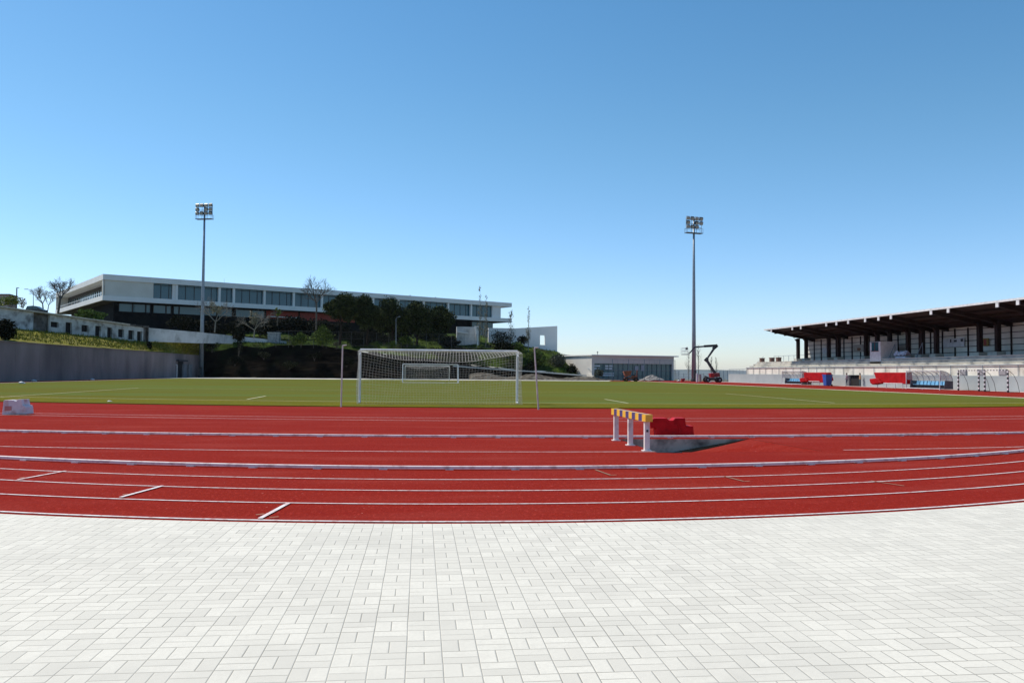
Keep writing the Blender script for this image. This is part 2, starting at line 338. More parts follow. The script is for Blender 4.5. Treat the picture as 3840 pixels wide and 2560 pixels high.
# concrete strip beyond the pitch and beside it
t = MB(); t.quad((-46, 150.0, .008), (34, 150.0, .008), (40, 172, .008), (-46, 172, .008)); struct('concrete_path', t, M['concrete_pale'])
t = MB(); t.span(40.2, 40.45, 41, 158, 0, .06); t.span(-41.3, -41.0, 45, 150, 0, .05); struct('pitch_edging', t, M['beige_kerb'])
t = MB(); t.span(56.0, 57.4, 40, 160, 0, .016); struct('apron', t, plain('apron_concrete', (.62, .50, .47), .85))
# lane markings
t = MB()
for kk, wd in (('A', .05), ('B', .04), ('C', .04), ('D', .04)): t.ribbon(arc(kk), wd, .008)
fl = arc('F'); t.ribbon([q for q in fl if q[0] < on(2462, 1695)[0]], .045, .008); t.ribbon([q for q in fl if q[0] > on(3080, 1690)[0]], .045, .008)
for pts in (((100, 1549.5), (900, 1560), (1600, 1568.6), (2600, 1568.5), (3840, 1560)), ((100, 1557), (900, 1569), (1600, 1579), (2600, 1578.5), (3840, 1570))):
    t.ribbon(smooth_line([on(*q)[:2] for q in pts], -40, 50), .05, .008)
def mark(a, b, wd): 
    p, q = on(*a), on(*b); t.ribbon([p[:2], q[:2]], wd, .0115)
mark((975, 1946), (1084, 1887), .05); mark((452, 1866), (610, 1823), .05); mark((66, 1800), (245, 1767), .045)
struct('lane_markings', t, M['line'])
t = MB()
for a, b in (((2232, 1762), (2290, 1783)), ((2290, 1783), (2312, 1782)), ((2715, 1787), (2790, 1806)), ((2790, 1806), (2812, 1805)), ((3265, 1804), (3390, 1823))):
    p, q = on(*a), on(*b); t.ribbon([p[:2], q[:2]], .03, .010)
for a, b in (((960, 1934), (990, 1930)), ((1010, 1944), (1045, 1941)), ((460, 1857), (480, 1855)), ((72, 1795), (92, 1792))):
    p, q = on(*a), on(*b); t.ribbon([p[:2], q[:2]], .03, .0145)
struct('small_track_marks', t, plain('faded_ochre', (.30, .17, .10), .85))
# pitch markings
t = MB(); t.ribbon(GLN, .12, .036)
for a, b in (((0, 1491), (520, 1456)), ((927, 1499.5), (996, 1487)), ((2268, 1499), (2355, 1514)), ((2720, 1477), (3130, 1513))):
    p, q = on(*a), on(*b); t.ribbon([p[:2], q[:2]], .12, .041)
a, b = on(520, 1456), on(2720, 1477); t.ribbon([a[:2], (on(1200, 1464))[:2], on(1900, 1470)[:2], b[:2]], .09, .041)
struct('pitch_markings', t, M['turf_line'])
# distant ridge on the horizon
t = MB()
for dist, hz, sd in ((22500, 135, 3), (18500, 78, 8)):
    pts = []
    for i in range(61):
        a = RAD(-60+2*i); hh = hz*(.75+.35*math.sin(i*.33+sd)+.2*math.sin(i*.9+sd*2)); pts.append((a, hh))
    vs = [(dist*math.sin(a), dist*math.cos(a), -181) for a, h in pts]+[((dist+200)*math.sin(a), (dist+200)*math.cos(a), h) for a, h in pts]+[((dist+700)*math.sin(a), (dist+700)*math.cos(a), -181) for a, h in pts]
    nn = len(pts); t.add(vs, [(j*nn+i, j*nn+i+1, (j+1)*nn+i+1, (j+1)*nn+i) for j in (0, 1) for i in range(nn-1)])
struct('hills', t, M['hills'])

# ---- hillside: rows of surveyed points from the foot to the terrace
HC = [  # px, foot(px y depth by ground), then (y, depth) pairs
 (0,    None, (1284, None), (1236, 124), (1236, 136), (1180, 150)),
 (61,   None, (1286, None), (1235, 125), (1232, 137), (1180, 152)),
 (245,  None, (1301, None), (1249, 134), (1240, 146), (1195, 160)),
 (425,  None, (1313, None), (1269, 145), (1255, 156), (1230, 172)),
 (560,  None, (1320, None), (1290, 151), (1266, 158), (1240, 176)),
 (640,  None, (1324, None), (1283, 160), (1268, 163), (1242, 180)),
 (745,  None, (1330, None), (1276, 164), (1266, 166), (1245, 182)),
]
ev = []
for px, fy, a, b, c, d in HC:
    p0 = onX(px, a[0], -46.4); dd = p0 @ np.array([math.sin(YAW), math.cos(YAW), 0])
    p0 = p0+np.array([0, 0, .22])
    ev.append([p0-np.array([0, 0, 1.6]), p0, p0*.45+at(px, b[0], b[1])*.55, at(px, b[0], b[1]), at(px, c[0], c[1]), at(px, d[0], d[1])])
def grid_mesh(rows, nu, nv, amp, seed, fade=None):
    A = np.array(rows); nr, nc = A.shape[0], A.shape[1]
    def interp(A, n, ax):
        x = np.linspace(0, A.shape[ax]-1, n); i = np.clip(np.floor(x).astype(int), 0, A.shape[ax]-2); f = x-i
        sh = [1]*A.ndim; sh[ax] = n; f = f.reshape(sh); return np.take(A, i, ax)*(1-f)+np.take(A, i+1, ax)*f
    B = interp(interp(A, nu, 0), nv, 1); R = np.random.default_rng(seed)
    def vn(nx, ny):
        q = R.normal(size=(nx, ny)); return interp(interp(q, nu, 0), nv, 1)
    z = vn(12, 6)*.5+vn(30, 12)*.35+vn(70, 25)*.25
    B[:, :, 2] += z*amp
    vs = B.reshape(-1, 3); fs = [(i*nv+j, (i+1)*nv+j, (i+1)*nv+j+1, i*nv+j+1) for i in range(nu-1) for j in range(nv-1)]
    return MB().add(vs, fs), B
mb, BANK = grid_mesh(ev, 110, 60, .12, 4)
o = struct('grass_bank', mb, M['grass'])
HB = [  # px, foot depth, (y, d) cut top, (y, d), (y, d) terrace, back
 (735,  174, (1318, 177), (1278, 178), (1262, 180), (1240, 205)),
 (846,  174, (1314, 178), (1283, 180), (1264, 183), (1240, 205)),
 (918,  174, (1301, 178), (1284, 180), (1268, 183), (1240, 206)),
 (1006, 174, (1310, 178), (1287, 180), (1276, 183), (1245, 206)),
 (1091, 174, (1298, 178), (1290, 181), (1280, 184), (1250, 208)),
 (1210, 174, (1297, 179), (1288, 182), (1278, 186), (1250, 210)),
 (1330, 174, (1312, 179), (1296, 182), (1278, 187), (1250, 212)),
 (1450, 174, (1330, 178), (1302, 182), (1277, 188), (1250, 214)),
 (1570, 174, (1346, 178), (1310, 182), (1268, 190), (1250, 214)),
 (1690, 174, (1358, 178), (1315, 182), (1262, 192), (1250, 216)),
 (1790, 174, (1372, 178), (1318, 182), (1266, 193), (1255, 216)),
 (1900, 174, (1382, 178), (1330, 182), (1282, 193), (1275, 216)),
 (2000, 174, (1390, 178), (1345, 182), (1304, 192), (1300, 214)),
 (2090, 174, (1397, 178), (1362, 182), (1318, 190), (1322, 212)),
 (2160, 174, (1406, 178), (1388, 182), (1370, 188), (1372, 210)),
 (2240, 174, (1416, 178), (1412, 182), (1408, 188), (1408, 206)),
]
rows_cut = []; rows_top = []
for px, fd, a, b, c, d in HB:
    foot = at(px, 1400, fd); foot[2] = -.05
    ct = at(px, *a); rows_cut.append([foot, foot*.5+ct*.5+np.array([0, .6, 0]), ct]); rows_top.append([ct, at(px, *b), at(px, *c), at(px, *d)])
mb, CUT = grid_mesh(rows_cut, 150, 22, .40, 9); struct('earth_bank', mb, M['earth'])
mb, SLOPE = grid_mesh(rows_top, 150, 40, .16, 10); struct('green_slope', mb, M['slope'])
# ground under and behind the school and left street
t = MB(); q = [at(-300, 1172, 152), at(400, 1210, 172), at(700, 1210, 200), at(1300, 1245, 211), at(1950, 1262, 212), at(1950, 1262, 350), at(-300, 1150, 350)]
t.add([(p[0], p[1], 9.8) for p in q], [(0, 1, 2, 3, 4, 5, 6)]); struct('terrace', t, M['ground'])
# weeds: blades of grass on the banks
def blades(B, n, hmin, hmax, seed, lo=0, hi=None):
    R = np.random.default_rng(seed); b = MB(); nu, nv = B.shape[:2]; hi = hi or nv-1
    V = []; Fc = []
    for k in range(n):
        i = R.integers(0, nu-1); j = R.integers(lo, hi); f, g_ = R.random(2)
        p = B[i, j]*(1-f)*(1-g_)+B[i+1, j]*f*(1-g_)+B[i, j+1]*(1-f)*g_+B[i+1, j+1]*f*g_
        for q in range(3):
            a = R.random()*6.28; hh = hmin+(hmax-hmin)*R.random()**2; wd = .05+.05*R.random(); o_ = R.normal(0, .14, 2)
            bx = p+np.array([o_[0], o_[1], -.05]); e = np.array([math.cos(a), math.sin(a), 0])*wd
            s = len(V); V += [tuple(bx-e), tuple(bx+e), tuple(bx+np.array([R.normal(0, .1), R.normal(0, .1), hh]))]; Fc.append((s, s+1, s+2))
    return b.add(V, Fc)
tag(blades(BANK, 4200, .12, .5, 1, 14, 42).build('grass', M['blade']), kind='stuff')
tag(blades(SLOPE, 3600, .12, .55, 2).build('weeds', M['blade_green']), kind='stuff')

# ================================================================== foliage
def leaves(blobs, n, size, seed, flat=.0, shell=.5):
    """leaf sprays through the volume of several uneven clumps: blobs = (centre, radii)"""
    R = np.random.default_rng(seed); tot = sum(r[0]*r[1]*r[2] for c, r in blobs); V = []; Fc = []
    for c, r in blobs:
        k = max(8, int(n*r[0]*r[1]*r[2]/tot)); d = R.normal(size=(k, 3)); d /= np.linalg.norm(d, axis=1)[:, None]
        rad = shell+(1-shell)*R.random(k)**.7; rad *= 1+.12*R.normal(size=k)
        P = np.array(c)+d*rad[:, None]*np.array(r)
        a = R.normal(size=(k, 3)); a /= np.linalg.norm(a, axis=1)[:, None]; bb = np.cross(a, R.normal(size=(k, 3))); bb /= np.linalg.norm(bb, axis=1)[:, None]
        s = size*(.5+R.random(k))[:, None]
        for p, e, h in zip(P, a*s, bb*s*.6):
            i = len(V); V += [p-e, p-h*.8+e*.1, p+e, p+h*.8+e*.1]; Fc.append((i, i+1, i+2, i+3))
    return MB().add(V, Fc)
def clumps(c, r, n, seed, s=.45):
    R = np.random.default_rng(seed); out = []
    for i in range(n):
        d = R.normal(size=3); d /= np.linalg.norm(d); d *= R.random()**.4*.62; k = s*(.7+.6*R.random())
        out.append((np.array(c)+d*np.array(r), np.array(r)*k))
    return out
def branches(b, p, d, L, r, lev, R, spread=.55, up=.25, m=0):
    if lev == 0 or r < .004: return
    q = p+d*L*.5+R.normal(0, .04, 3)*L; e = q+d*L*.5
    b.tube([p, q, e], [r, r*.85, r*.68], 5 if lev > 1 else 4, m, cap=False)
    for k in range(3 if lev > 2 else 2+(R.random() < .5)):
        nd = d+R.normal(0, spread, 3)+np.array([0, 0, up]); nd /= np.linalg.norm(nd)
        st = p+(e-p)*(.55+.45*R.random()) if k else e
        branches(b, st, nd, L*(.62+.25*R.random()), r*.62, lev-1, R, spread, up, m)
def bush(px, py, d, wpx, hpx, label, mat='shrub', n=700, size=.22, seed=0, name='shrub', group=None, cat='shrub', shape=None):
    c = at(px, py-hpx/2, d); k = d/F; r = (wpx/2*k, wpx/2*k, hpx/2*k); base = at(px, py, d)
    o = thing(name, label, cat, base, group)
    bl = shape(c, r) if shape else clumps(c, r, 9, seed)
    leaves(bl, n, size, seed).build('foliage', M[mat], o)
    s = MB(); R = np.random.default_rng(seed)
    for i in range(4):
        s.tube([base+np.array([R.normal(0, .08), R.normal(0, .08), -.2]), c+np.array([R.normal(0, r[0]*.3), R.normal(0, r[0]*.3), r[2]*.1])], [.06, .02], 5)
    s.build('stem', M['bark'], o); return o
def bare_tree(px, py, d, hpx, label, seed, lev=6, lean=0, mat='bark', leaf=None, nl=0, name='bare_tree', spread=.5, trunk=.3, r0=None, group=None):
    base = at(px, py, d); H = hpx*d/F; o = thing(name, label, 'tree', base, group); R = np.random.default_rng(seed)
    b = MB(); r0 = r0 or H*.016; top = base+np.array([lean, 0, H*trunk]); b.tube([base-np.array([0, 0, .3]), top], [r0*1.3, r0], 8, cap=False); b.build('trunk', M[mat], o)
    c = MB()
    for k in range(4):
        dd = np.array([R.normal(0, .45), R.normal(0, .45), .8]); dd /= np.linalg.norm(dd); branches(c, top, dd, H*(1-trunk)*.34, r0*.75, lev, R, spread, .22)
    o2 = c.build('crown', M[mat], o)
    if leaf:
        ctr = base+np.array([lean, 0, H*.66]); leaves(clumps(ctr, (H*.30, H*.30, H*.33), 16, seed, .22), nl, .13, seed, shell=.2).build('foliage', M[leaf], o)
    return o
def poplar(px, py, d, hpx, wpx, label, seed, leaf='poplar', n=380):
    base = at(px, py, d); H = hpx*d/F; W = wpx*d/F/2; o = thing('poplar_tree', label, 'tree', base); R = np.random.default_rng(seed)
    b = MB(); b.tube([base-np.array([0, 0, .2]), base+np.array([.05, 0, H*.5]), base+np.array([0, 0, H*.98])], [.10, .06, .012], 6); b.build('trunk', M['bark_pale'], o)
    c = MB(); bl = []
    for i in range(46):
        f = .12+.84*R.random(); a = R.random()*6.28; L = W*(1.25-f*.9)*(.5+.6*R.random()); p = base+np.array([0, 0, H*f])
        e = p+np.array([math.cos(a)*L, math.sin(a)*L, L*1.9]); c.tube([p, (p+e)/2+np.array([math.cos(a)*L*.2, math.sin(a)*L*.2, 0]), e], [.025, .016, .006], 4, cap=False)
        if leaf: bl.append(((p+e)/2+np.array([0, 0, L*.4]), (L*.55, L*.55, L*.9)))
    c.build('crown', M['bark_pale'], o)
    if leaf: leaves(bl, n, .11, seed, shell=.1).build('foliage', M[leaf], o)
    return o
# ---- stone pines in front of the school
def umbrella(c, r): 
    return clumps((c[0], c[1], c[2]+r[2]*.08), (r[0]*.95, r[1]*.95, r[2]*.85), 24, int(abs(c[0]*7)) % 97, .36)
PINES = [(1275, 1096, 1203, 122, 'dark round stone pine standing apart at the left end of the row'),
         (1377, 1110, 1212, 112, 'stone pine second from the left in the dark row'),
         (1470, 1117, 1245, 140, 'broad stone pine in the middle of the dark row behind the lamp post'),
         (1563, 1126, 1255, 118, 'stone pine second from the right in the dark row before the school'),
         (1652, 1137, 1262, 104, 'lowest stone pine at the right end of the row beside the school windows')]
for i, (px, yt, yb, wpx, lab) in enumerate(PINES):
    yb += 26
    d = 166+i*4; base = at(px, 1284, d); c = at(px, (yt+yb)/2, d); k = d/F; r = (wpx*.72*k, wpx*.62*k, (yb-yt)*.60*k)
    o = thing('stone_pine', lab, 'tree', base, 'stone pines in front of the school')
    tr = MB(); R = np.random.default_rng(i); tr.tube([base-np.array([0, 0, .5]), base*.5+c*.5+np.array([.2, 0, 0]), c], [.26, .2, .12], 8)
    for q in range(6):
        a = q*1.05+R.random(); tr.tube([c-np.array([0, 0, r[2]*.7]), c+np.array([math.cos(a)*r[0]*.6, math.sin(a)*r[0]*.6, r[2]*.1])], [.09, .03], 5)
    tr.build('trunk', stuff_mat('dark_pine_bark', (.014, .011, .009), (.035, .027, .021), 5, .95, spec=.03), o); leaves(umbrella(c, r), 12500, .22, 40+i, shell=.42).build('crown', M['pine'], o)
# ---- shrubs and small trees, left to right
bush(20, 1287, 96, 96, 108, 'near black evergreen bush on the retaining wall at the left edge', 'dark_leaf', 1900, .16, 3)
bush(560, 1312, 146, 26, 46, 'small dark upright shrub by the ruined end of the low building', 'dark_leaf', 420, .15, 5)
bush(320, 1200, 142, 150, 42, 'clipped green hedge under the left corner of the school', 'hedge', 1900, .2, 6, 'hedge', cat='hedge')
bush(40, 1152, 165, 92, 46, 'yellow green bush with rusty twigs behind the low building', 'spring', 600, .2, 8)
bush(86, 1152, 166, 40, 40, 'loose rusty twigged bush next to the wooden pole', 'rusty', 260, .14, 9)
bare_tree(218, 1168, 150, 134, 'leafless dark tree in front of the left end of the school', 21, 6, .3, r0=.17, trunk=.34)
bare_tree(163, 1166, 165, 92, 'smaller leafless tree left of the school corner', 22, 6, -.2, mat='bark_pale', r0=.12, trunk=.3)
bare_tree(178, 1166, 172, 74, 'thin leafless sapling between the bare tree and the street lamp', 27, 5, .2, mat='bark_pale', r0=.08, trunk=.3)
bare_tree(805, 1240, 142, 132, 'thin pale budding tree beside the left floodlight mast', 23, 5, .1, 'bark_pale', 'blossom', 520, 'budding_tree', trunk=.25, r0=.09)
bare_tree(952, 1262, 146, 112, 'greyish budding tree in front of the black school base', 24, 5, .1, 'bark_pale', 'blossom', 620, 'budding_tree', .6, .22, r0=.10)
bare_tree(1040, 1215, 150, 70, 'small yellow green tree before the red panel of the school', 25, 4, .05, 'bark', 'spring', 560, 'budding_tree', .6, .25, r0=.09)
bare_tree(1186, 1230, 156, 188, 'tall leafless tree rising above the school roof left of the pines', 26, 6, 0, 'bark', r0=.13, trunk=.5, spread=.42)
bush(894, 1330, 150, 70, 122, 'dark ragged tree leaning over the top of the earth bank', 'dark_leaf', 1300, .2, 11, 'ragged_tree', cat='tree', shape=lambda c, r: clumps((c[0], c[1], c[2]+r[2]*.35), (r[0], r[1], r[2]*.6), 10, 5)+[((c[0]+.3, c[1], c[2]-r[2]*.5), (r[0]*.35, r[1]*.35, r[2]*.4))])
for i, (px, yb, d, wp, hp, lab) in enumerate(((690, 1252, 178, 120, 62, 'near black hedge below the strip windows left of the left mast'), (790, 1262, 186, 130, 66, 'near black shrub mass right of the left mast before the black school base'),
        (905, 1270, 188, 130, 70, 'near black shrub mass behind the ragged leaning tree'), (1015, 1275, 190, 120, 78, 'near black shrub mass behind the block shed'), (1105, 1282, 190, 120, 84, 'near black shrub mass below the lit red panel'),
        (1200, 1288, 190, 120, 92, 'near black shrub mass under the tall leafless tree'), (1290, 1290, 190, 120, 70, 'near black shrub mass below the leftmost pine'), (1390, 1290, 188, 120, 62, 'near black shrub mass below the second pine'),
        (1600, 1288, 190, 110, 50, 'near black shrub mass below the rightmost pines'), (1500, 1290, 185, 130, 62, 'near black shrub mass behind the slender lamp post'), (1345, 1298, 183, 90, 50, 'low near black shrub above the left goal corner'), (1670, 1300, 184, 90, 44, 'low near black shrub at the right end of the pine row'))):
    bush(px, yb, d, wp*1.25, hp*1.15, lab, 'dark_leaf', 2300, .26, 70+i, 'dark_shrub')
for i, (px, yb, d, wp, hp, lab) in enumerate(((1880, 1292, 187.5, 120, 66, 'black hedge in the shade against the left half of the windowed wall'), (1955, 1300, 188, 70, 46, 'dark hedge end under the lone poplar before the windowed wall'),  # first two: near black hedges that also stand in for the wall's shadow
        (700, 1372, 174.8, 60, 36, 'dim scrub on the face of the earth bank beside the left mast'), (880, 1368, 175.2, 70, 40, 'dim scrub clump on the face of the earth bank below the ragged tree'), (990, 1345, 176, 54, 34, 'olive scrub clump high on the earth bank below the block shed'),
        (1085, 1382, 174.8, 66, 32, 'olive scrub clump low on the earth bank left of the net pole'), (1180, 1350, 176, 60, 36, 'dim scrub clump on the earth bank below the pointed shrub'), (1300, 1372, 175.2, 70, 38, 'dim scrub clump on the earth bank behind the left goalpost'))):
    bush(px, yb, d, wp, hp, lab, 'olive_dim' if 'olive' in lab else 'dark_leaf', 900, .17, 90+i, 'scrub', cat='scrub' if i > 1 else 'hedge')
def cone(c, r): return [((c[0], c[1], c[2]-r[2]*.25), (r[0], r[1], r[2]*.72)), ((c[0], c[1], c[2]+r[2]*.25), (r[0]*.72, r[1]*.72, r[2]*.62)), ((c[0], c[1], c[2]+r[2]*.65), (r[0]*.34, r[1]*.34, r[2]*.42))]
bush(1210, 1296, 170, 82, 78, 'pointed dark green shrub standing highest on the earth bank', 'shrub', 1700, .2, 12, shape=cone)
bush(1128, 1294, 171, 46, 54, 'pointed shrub left of the tallest shrub on the bank', 'shrub', 800, .18, 13, shape=cone)
bush(1098, 1296, 170, 44, 40, 'low round shrub at the left of the shrub group on the bank', 'shrub', 650, .18, 14)
bush(1262, 1304, 172, 30, 26, 'small grey green shrub right of the pointed shrub', 'olive', 360, .14, 15)
bush(795, 1318, 172, 62, 44, 'brownish scrub beside the foot of the left mast', 'dark_leaf', 600, .16, 16)
bush(1415, 1312, 168, 32, 34, 'small light green shrub above the left part of the goal', 'shrub', 420, .14, 17)
bush(1474, 1312, 168, 36, 36, 'round light green shrub at the foot of the slender lamp post', 'shrub', 480, .14, 18)
bush(1573, 1318, 168, 26, 22, 'tiny light green shrub just above the goal crossbar', 'shrub', 260, .12, 19)
bush(1525, 1300, 176, 60, 48, 'dark green shrub under the middle of the pine row', 'shrub', 800, .18, 31)
bush(1440, 1290, 178, 66, 40, 'shady green shrub under the left pines', 'dark_leaf', 700, .18, 32)
bush(1800, 1332, 178, 66, 52, 'rounded shrub on the green slope below the white stair block', 'shrub', 900, .19, 33)
bush(1885, 1336, 179, 120, 66, 'wide dark shrub on the slope left of the right net pole', 'dark_leaf', 1500, .2, 34)
bush(1945, 1330, 182, 80, 56, 'shrub on the slope under the windowed concrete wall', 'shrub', 1000, .19, 35)
bush(2010, 1372, 180, 92, 80, 'green shrub right of the right net pole low on the slope', 'shrub', 1300, .2, 36)
bush(2094, 1402, 182, 94, 92, 'grey green olive like bush below the windowed concrete wall', 'olive', 1700, .19, 37)
bush(2140, 1412, 180, 66, 54, 'dark shrub at the foot of the slope beside the stair', 'dark_leaf', 800, .18, 38)
bush(1990, 1412, 177, 90, 56, 'dark scrub low behind the right net pole', 'dark_leaf', 1000, .18, 39)
bush(1735, 1345, 178, 110, 50, 'dark scrub on the slope right above the goal corner', 'dark_leaf', 1100, .19, 40)
bush(1648, 1340, 178, 90, 40, 'dark ground scrub behind the goal crossbar', 'dark_leaf', 900, .18, 41)
bush(2245, 1418, 172, 50, 42, 'yellow green shrub in front of the sports hall corner', 'olive', 500, .15, 42)
bush(1830, 1415, 176, 70, 20, 'low olive shrub at the foot of the bank behind the goal', 'olive', 400, .13, 43)
poplar(1798, 1300, 186, 226, 34, 'tallest slender poplar before the right end of the school', 51)
poplar(1822, 1305, 184, 200, 30, 'slender poplar just right of the tallest poplar', 52)
poplar(1915, 1312, 188, 145, 44, 'short spreading poplar under the tip of the school roof', 53, 'olive', 260)
poplar(1981, 1318, 188, 170, 26, 'lone slender poplar in front of the windowed concrete wall', 54)
poplar(2582, 1418, 190, 100, 36, 'bare poplar left of the right floodlight mast', 55, None)
poplar(2619, 1418, 190, 126, 38, 'bare poplar just right of the right floodlight mast', 56, None)
poplar(2667, 1415, 200, 80, 24, 'thin bare poplar behind the red boom lift', 57, None)
poplar(2685, 1415, 200, 76, 22, 'thin bare poplar right behind the lift turret', 58, None)

# ================================================================== SCHOOL
A_ = at(384, 1127, 185); B_ = at(1919, 1206, 254)
fd = np.array([B_[0]-A_[0], B_[1]-A_[1], 0]); LEN = np.linalg.norm(fd); fd /= LEN       # along the front
nb = np.array([-fd[1], fd[0], 0])                                                       # into the building
if nb[1] < 0: nb = -nb
A0 = np.array([A_[0], A_[1], 0])
def SF(px, py, off=0.):    # (along, height) of a photograph point on the front plane set back by off
    q = onP(px, py, A0+nb*off, nb); return float(np.dot(q-A0, fd)), float(q[2])
def SP(s, off, z): return A0+fd*s+nb*off+np.array([0, 0, z])
def sbox(b, s0, s1, o0, o1, z0, z1, m=0):
    b.hexa([SP(s, o, z) for z in (z0, z1) for s, o in ((s0, o0), (s1, o0), (s1, o1), (s0, o1))], m)
zt = (SF(384, 1028)[1]+SF(1919, 1135)[1])/2; zfb = zt-1.24
zlb = (SF(384, 1126.7)[1]+SF(1919, 1206.7)[1])/2; zlt = zlb+1.08; ZG = 9.0; DEP = 60.
school = thing('school_building', 'long white two storey school with flat overhanging roof on the hill', 'building', SP(LEN/2, 10, ZG))
t = MB(); sbox(t, 0, LEN, 0, DEP, zfb, zt); rf = t.build('roof', M['school'], school)
for px, py, hh, ww in ((1545, 1108, .75, .25), (1640, 1115, .7, .22), (773, 1056, .45, .3), (555, 1040, .3, .3)):
    s, z = SF(px, py, 5); v_ = MB(); p = SP(s, 6, zt); v_.box((p[0], p[1], zt+hh/2), (.14, .14, hh)); v_.box((p[0], p[1], zt+hh), (ww*1.6, ww*1.6, .12)); v_.build('roof_vent', M['steel'], rf)
v_ = MB(); s, z = SF(846, 1055, 5); p = SP(s, 6, zt); v_.tube([p, p+np.array([0, 0, 1.6])], .025, 5); v_.build('antenna', M['steel'], rf)
t = MB(); sbox(t, 0, LEN, 0, DEP, zlb, zlt); t.build('floor_slab', M['school'], school)
# upper floor
GO = 1.1
sW0 = SF(370, 1100, .25)[0]; s1 = SF(575, 1100, .25)[0]
t = MB(); sbox(t, .45, s1, .25, .6, zlt, zfb); t.build('wall', M['cream'], school)
t = MB(); sbox(t, s1-.3, s1, .6, GO+.5, zlt, zfb); t.build('reveal_wall', M['school'], school)
t = MB(); sbox(t, SF(646, 1100, .6)[0], SF(660, 1100, .6)[0], .5, GO+.4, zlt, zfb); t.build('reveal_wall', M['school'], school)
fins = [662, 823, 877, 992, 1102, 1208, 1305, 1400, 1495, 1590, 1682, 1768]
for px in fins:
    s = SF(px, 1130, .3)[0]; t = MB(); sbox(t, s-.26, s+.26, .25, 1.0, zlt, zfb); t.build('pier', M['school'], school)
edges = [s1+.05]+[SF(px, 1130, GO)[0] for px in fins]+[SF(1846, 1160, GO)[0]]
for a, b in zip(edges, edges[1:]):
    if b-a < 1.2: continue
    t = MB(); sbox(t, a, b, GO, GO+.06, zlt, zfb-.05); wn_ = t.build('window', M['glass'], school)
    t = MB(); k = max(2, int(round((b-a)/1.9)))
    for i in range(k+1):
        s = a+(b-a)*i/k; sbox(t, s-.07, s+.07, GO-.08, GO-.001, zlt, zfb-.05)
    sbox(t, a, b, GO-.081, GO-.002, zfb-.42, zfb-.3); t.build('frame', M['frame'], wn_)
s2, s3 = SF(1846, 1160, .5)[0], SF(1878, 1160, .5)[0]
t = MB(); sbox(t, s2, s3, .5, 8, zlt, zfb); t.build('end_wall', M['school'], school)
t = MB(); sbox(t, 2.5, s2, GO+3.5, GO+3.7, zlt, zfb); t.build('inner_wall', M['void'], school)
# lower floor, black, set back under the slab
LO = 3.4; s4 = SF(1769, 1200, LO)[0]; s5 = SF(1849, 1210, LO)[0]
t = MB(); sbox(t, .3, LEN-.3, .3, DEP-.3, zlb-.06, zlb-.001); t.build('soffit_shade', M['soffit_shade'], school)  # dark sheet under the white slab, its shade put into the colour
t = MB(); sbox(t, 3.0, s4, LO, LO+.4, ZG, zlb-.062); sbox(t, 3.0, 3.4, LO+.4, DEP-6, ZG, zlb-.062); t.build('lower_wall', M['black_wall'], school)
for pa, pb, yt, yb in ((446, 496, 1136, 1166), (498, 545, 1138, 1168), (548, 563, 1141, 1168), (575, 621, 1144, 1171), (624, 641, 1148, 1171), (651, 670, 1148, 1172), (673, 752, 1150, 1176), (756, 812, 1154, 1180), (815, 870, 1158, 1184), (884, 940, 1161, 1187), (944, 991, 1163, 1189)):
    a, za = SF(pa, yb, LO-.1); b, zb = SF(pb, yt, LO-.1); t = MB(); sbox(t, a, b, LO-.1, LO-.02, zlb-2.05, zlb-.3); ww = t.build('strip_window', M['glass'], school)
    t = MB()
    for e in (a, b): sbox(t, e-.05, e+.05, LO-.16, LO-.101, zlb-2.1, zlb-.24)
    sbox(t, a, b, LO-.161, LO-.102, zlb-.32, zlb-.235); t.build('frame', M['frame'], ww)
a = SF(998, 1180, LO)[0]; b = SF(1118, 1180, LO)[0]; t = MB(); sbox(t, a, b, LO-.12, LO-.02, zlb-2.1, zlb-.1); t.build('red_panel', M['red_panel'], school)
a = SF(1124, 1180, LO)[0]; b = SF(1330, 1180, LO)[0]; t = MB(); sbox(t, a, b, LO-.12, LO-.02, zlb-2.15, zlb-.1); t.build('red_panel', M['red_panel'], school)
t = MB(); a = SF(1012, 1185, LO-.3)[0]; b = SF(1118, 1185, LO-.3)[0]; sbox(t, a, b, LO-1.0, LO-.13, zlb-1.75, zlb-1.55); t.build('light_shelf', M['school'], school)
t = MB(); sbox(t, s4+.1, s5, LO+.1, LO+.18, ZG, zlb-.1); wn_ = t.build('window', M['glass'], school)
t = MB()
for i in range(5): s = s4+.1+(s5-s4-.2)*i/4; sbox(t, s-.05, s+.05, LO+.02, LO+.099, ZG, zlb-.1)
t.build('frame', M['frame'], wn_)
# left end: open gallery behind the roof edge
GR = 3.0
t = MB(); sbox(t, .05, .35, .25, 1.0, zlt, zfb); t.build('gallery_pier', M['cream'], school)
t = MB(); sbox(t, .05, GR, DEP-.8, DEP-.3, zlt, zfb); t.build('gallery_wall', M['cream'], school)
t = MB(); sbox(t, GR, GR+.2, .7, DEP-.8, zlt, zlt+.15); sbox(t, GR, GR+.2, .7, DEP-.8, zlt+2.6, zfb); t.build('gallery_back_wall', M['soffit_shade'], school)
t = MB(); sbox(t, GR+.05, GR+.1, .7, DEP-.8, zlt+.15, zlt+2.6); gw = t.build('gallery_window', M['glass'], school)
t = MB()
for i in range(24): o_ = .9+(DEP-2)*i/23; sbox(t, GR-.06, GR+.04, o_-.06, o_+.06, zlt+.15, zlt+2.6)
t.build('frame', M['frame'], gw)
t = MB(); sbox(t, .12, .18, 1.0, DEP-.9, zlt+.62, zlt+.70)
for i in range(30): o_ = 1.1+(DEP-2.2)*i/29; sbox(t, .12, .18, o_-.03, o_+.03, zlt, zlt+.62)
t.build('railing', M['white_metal'], school)
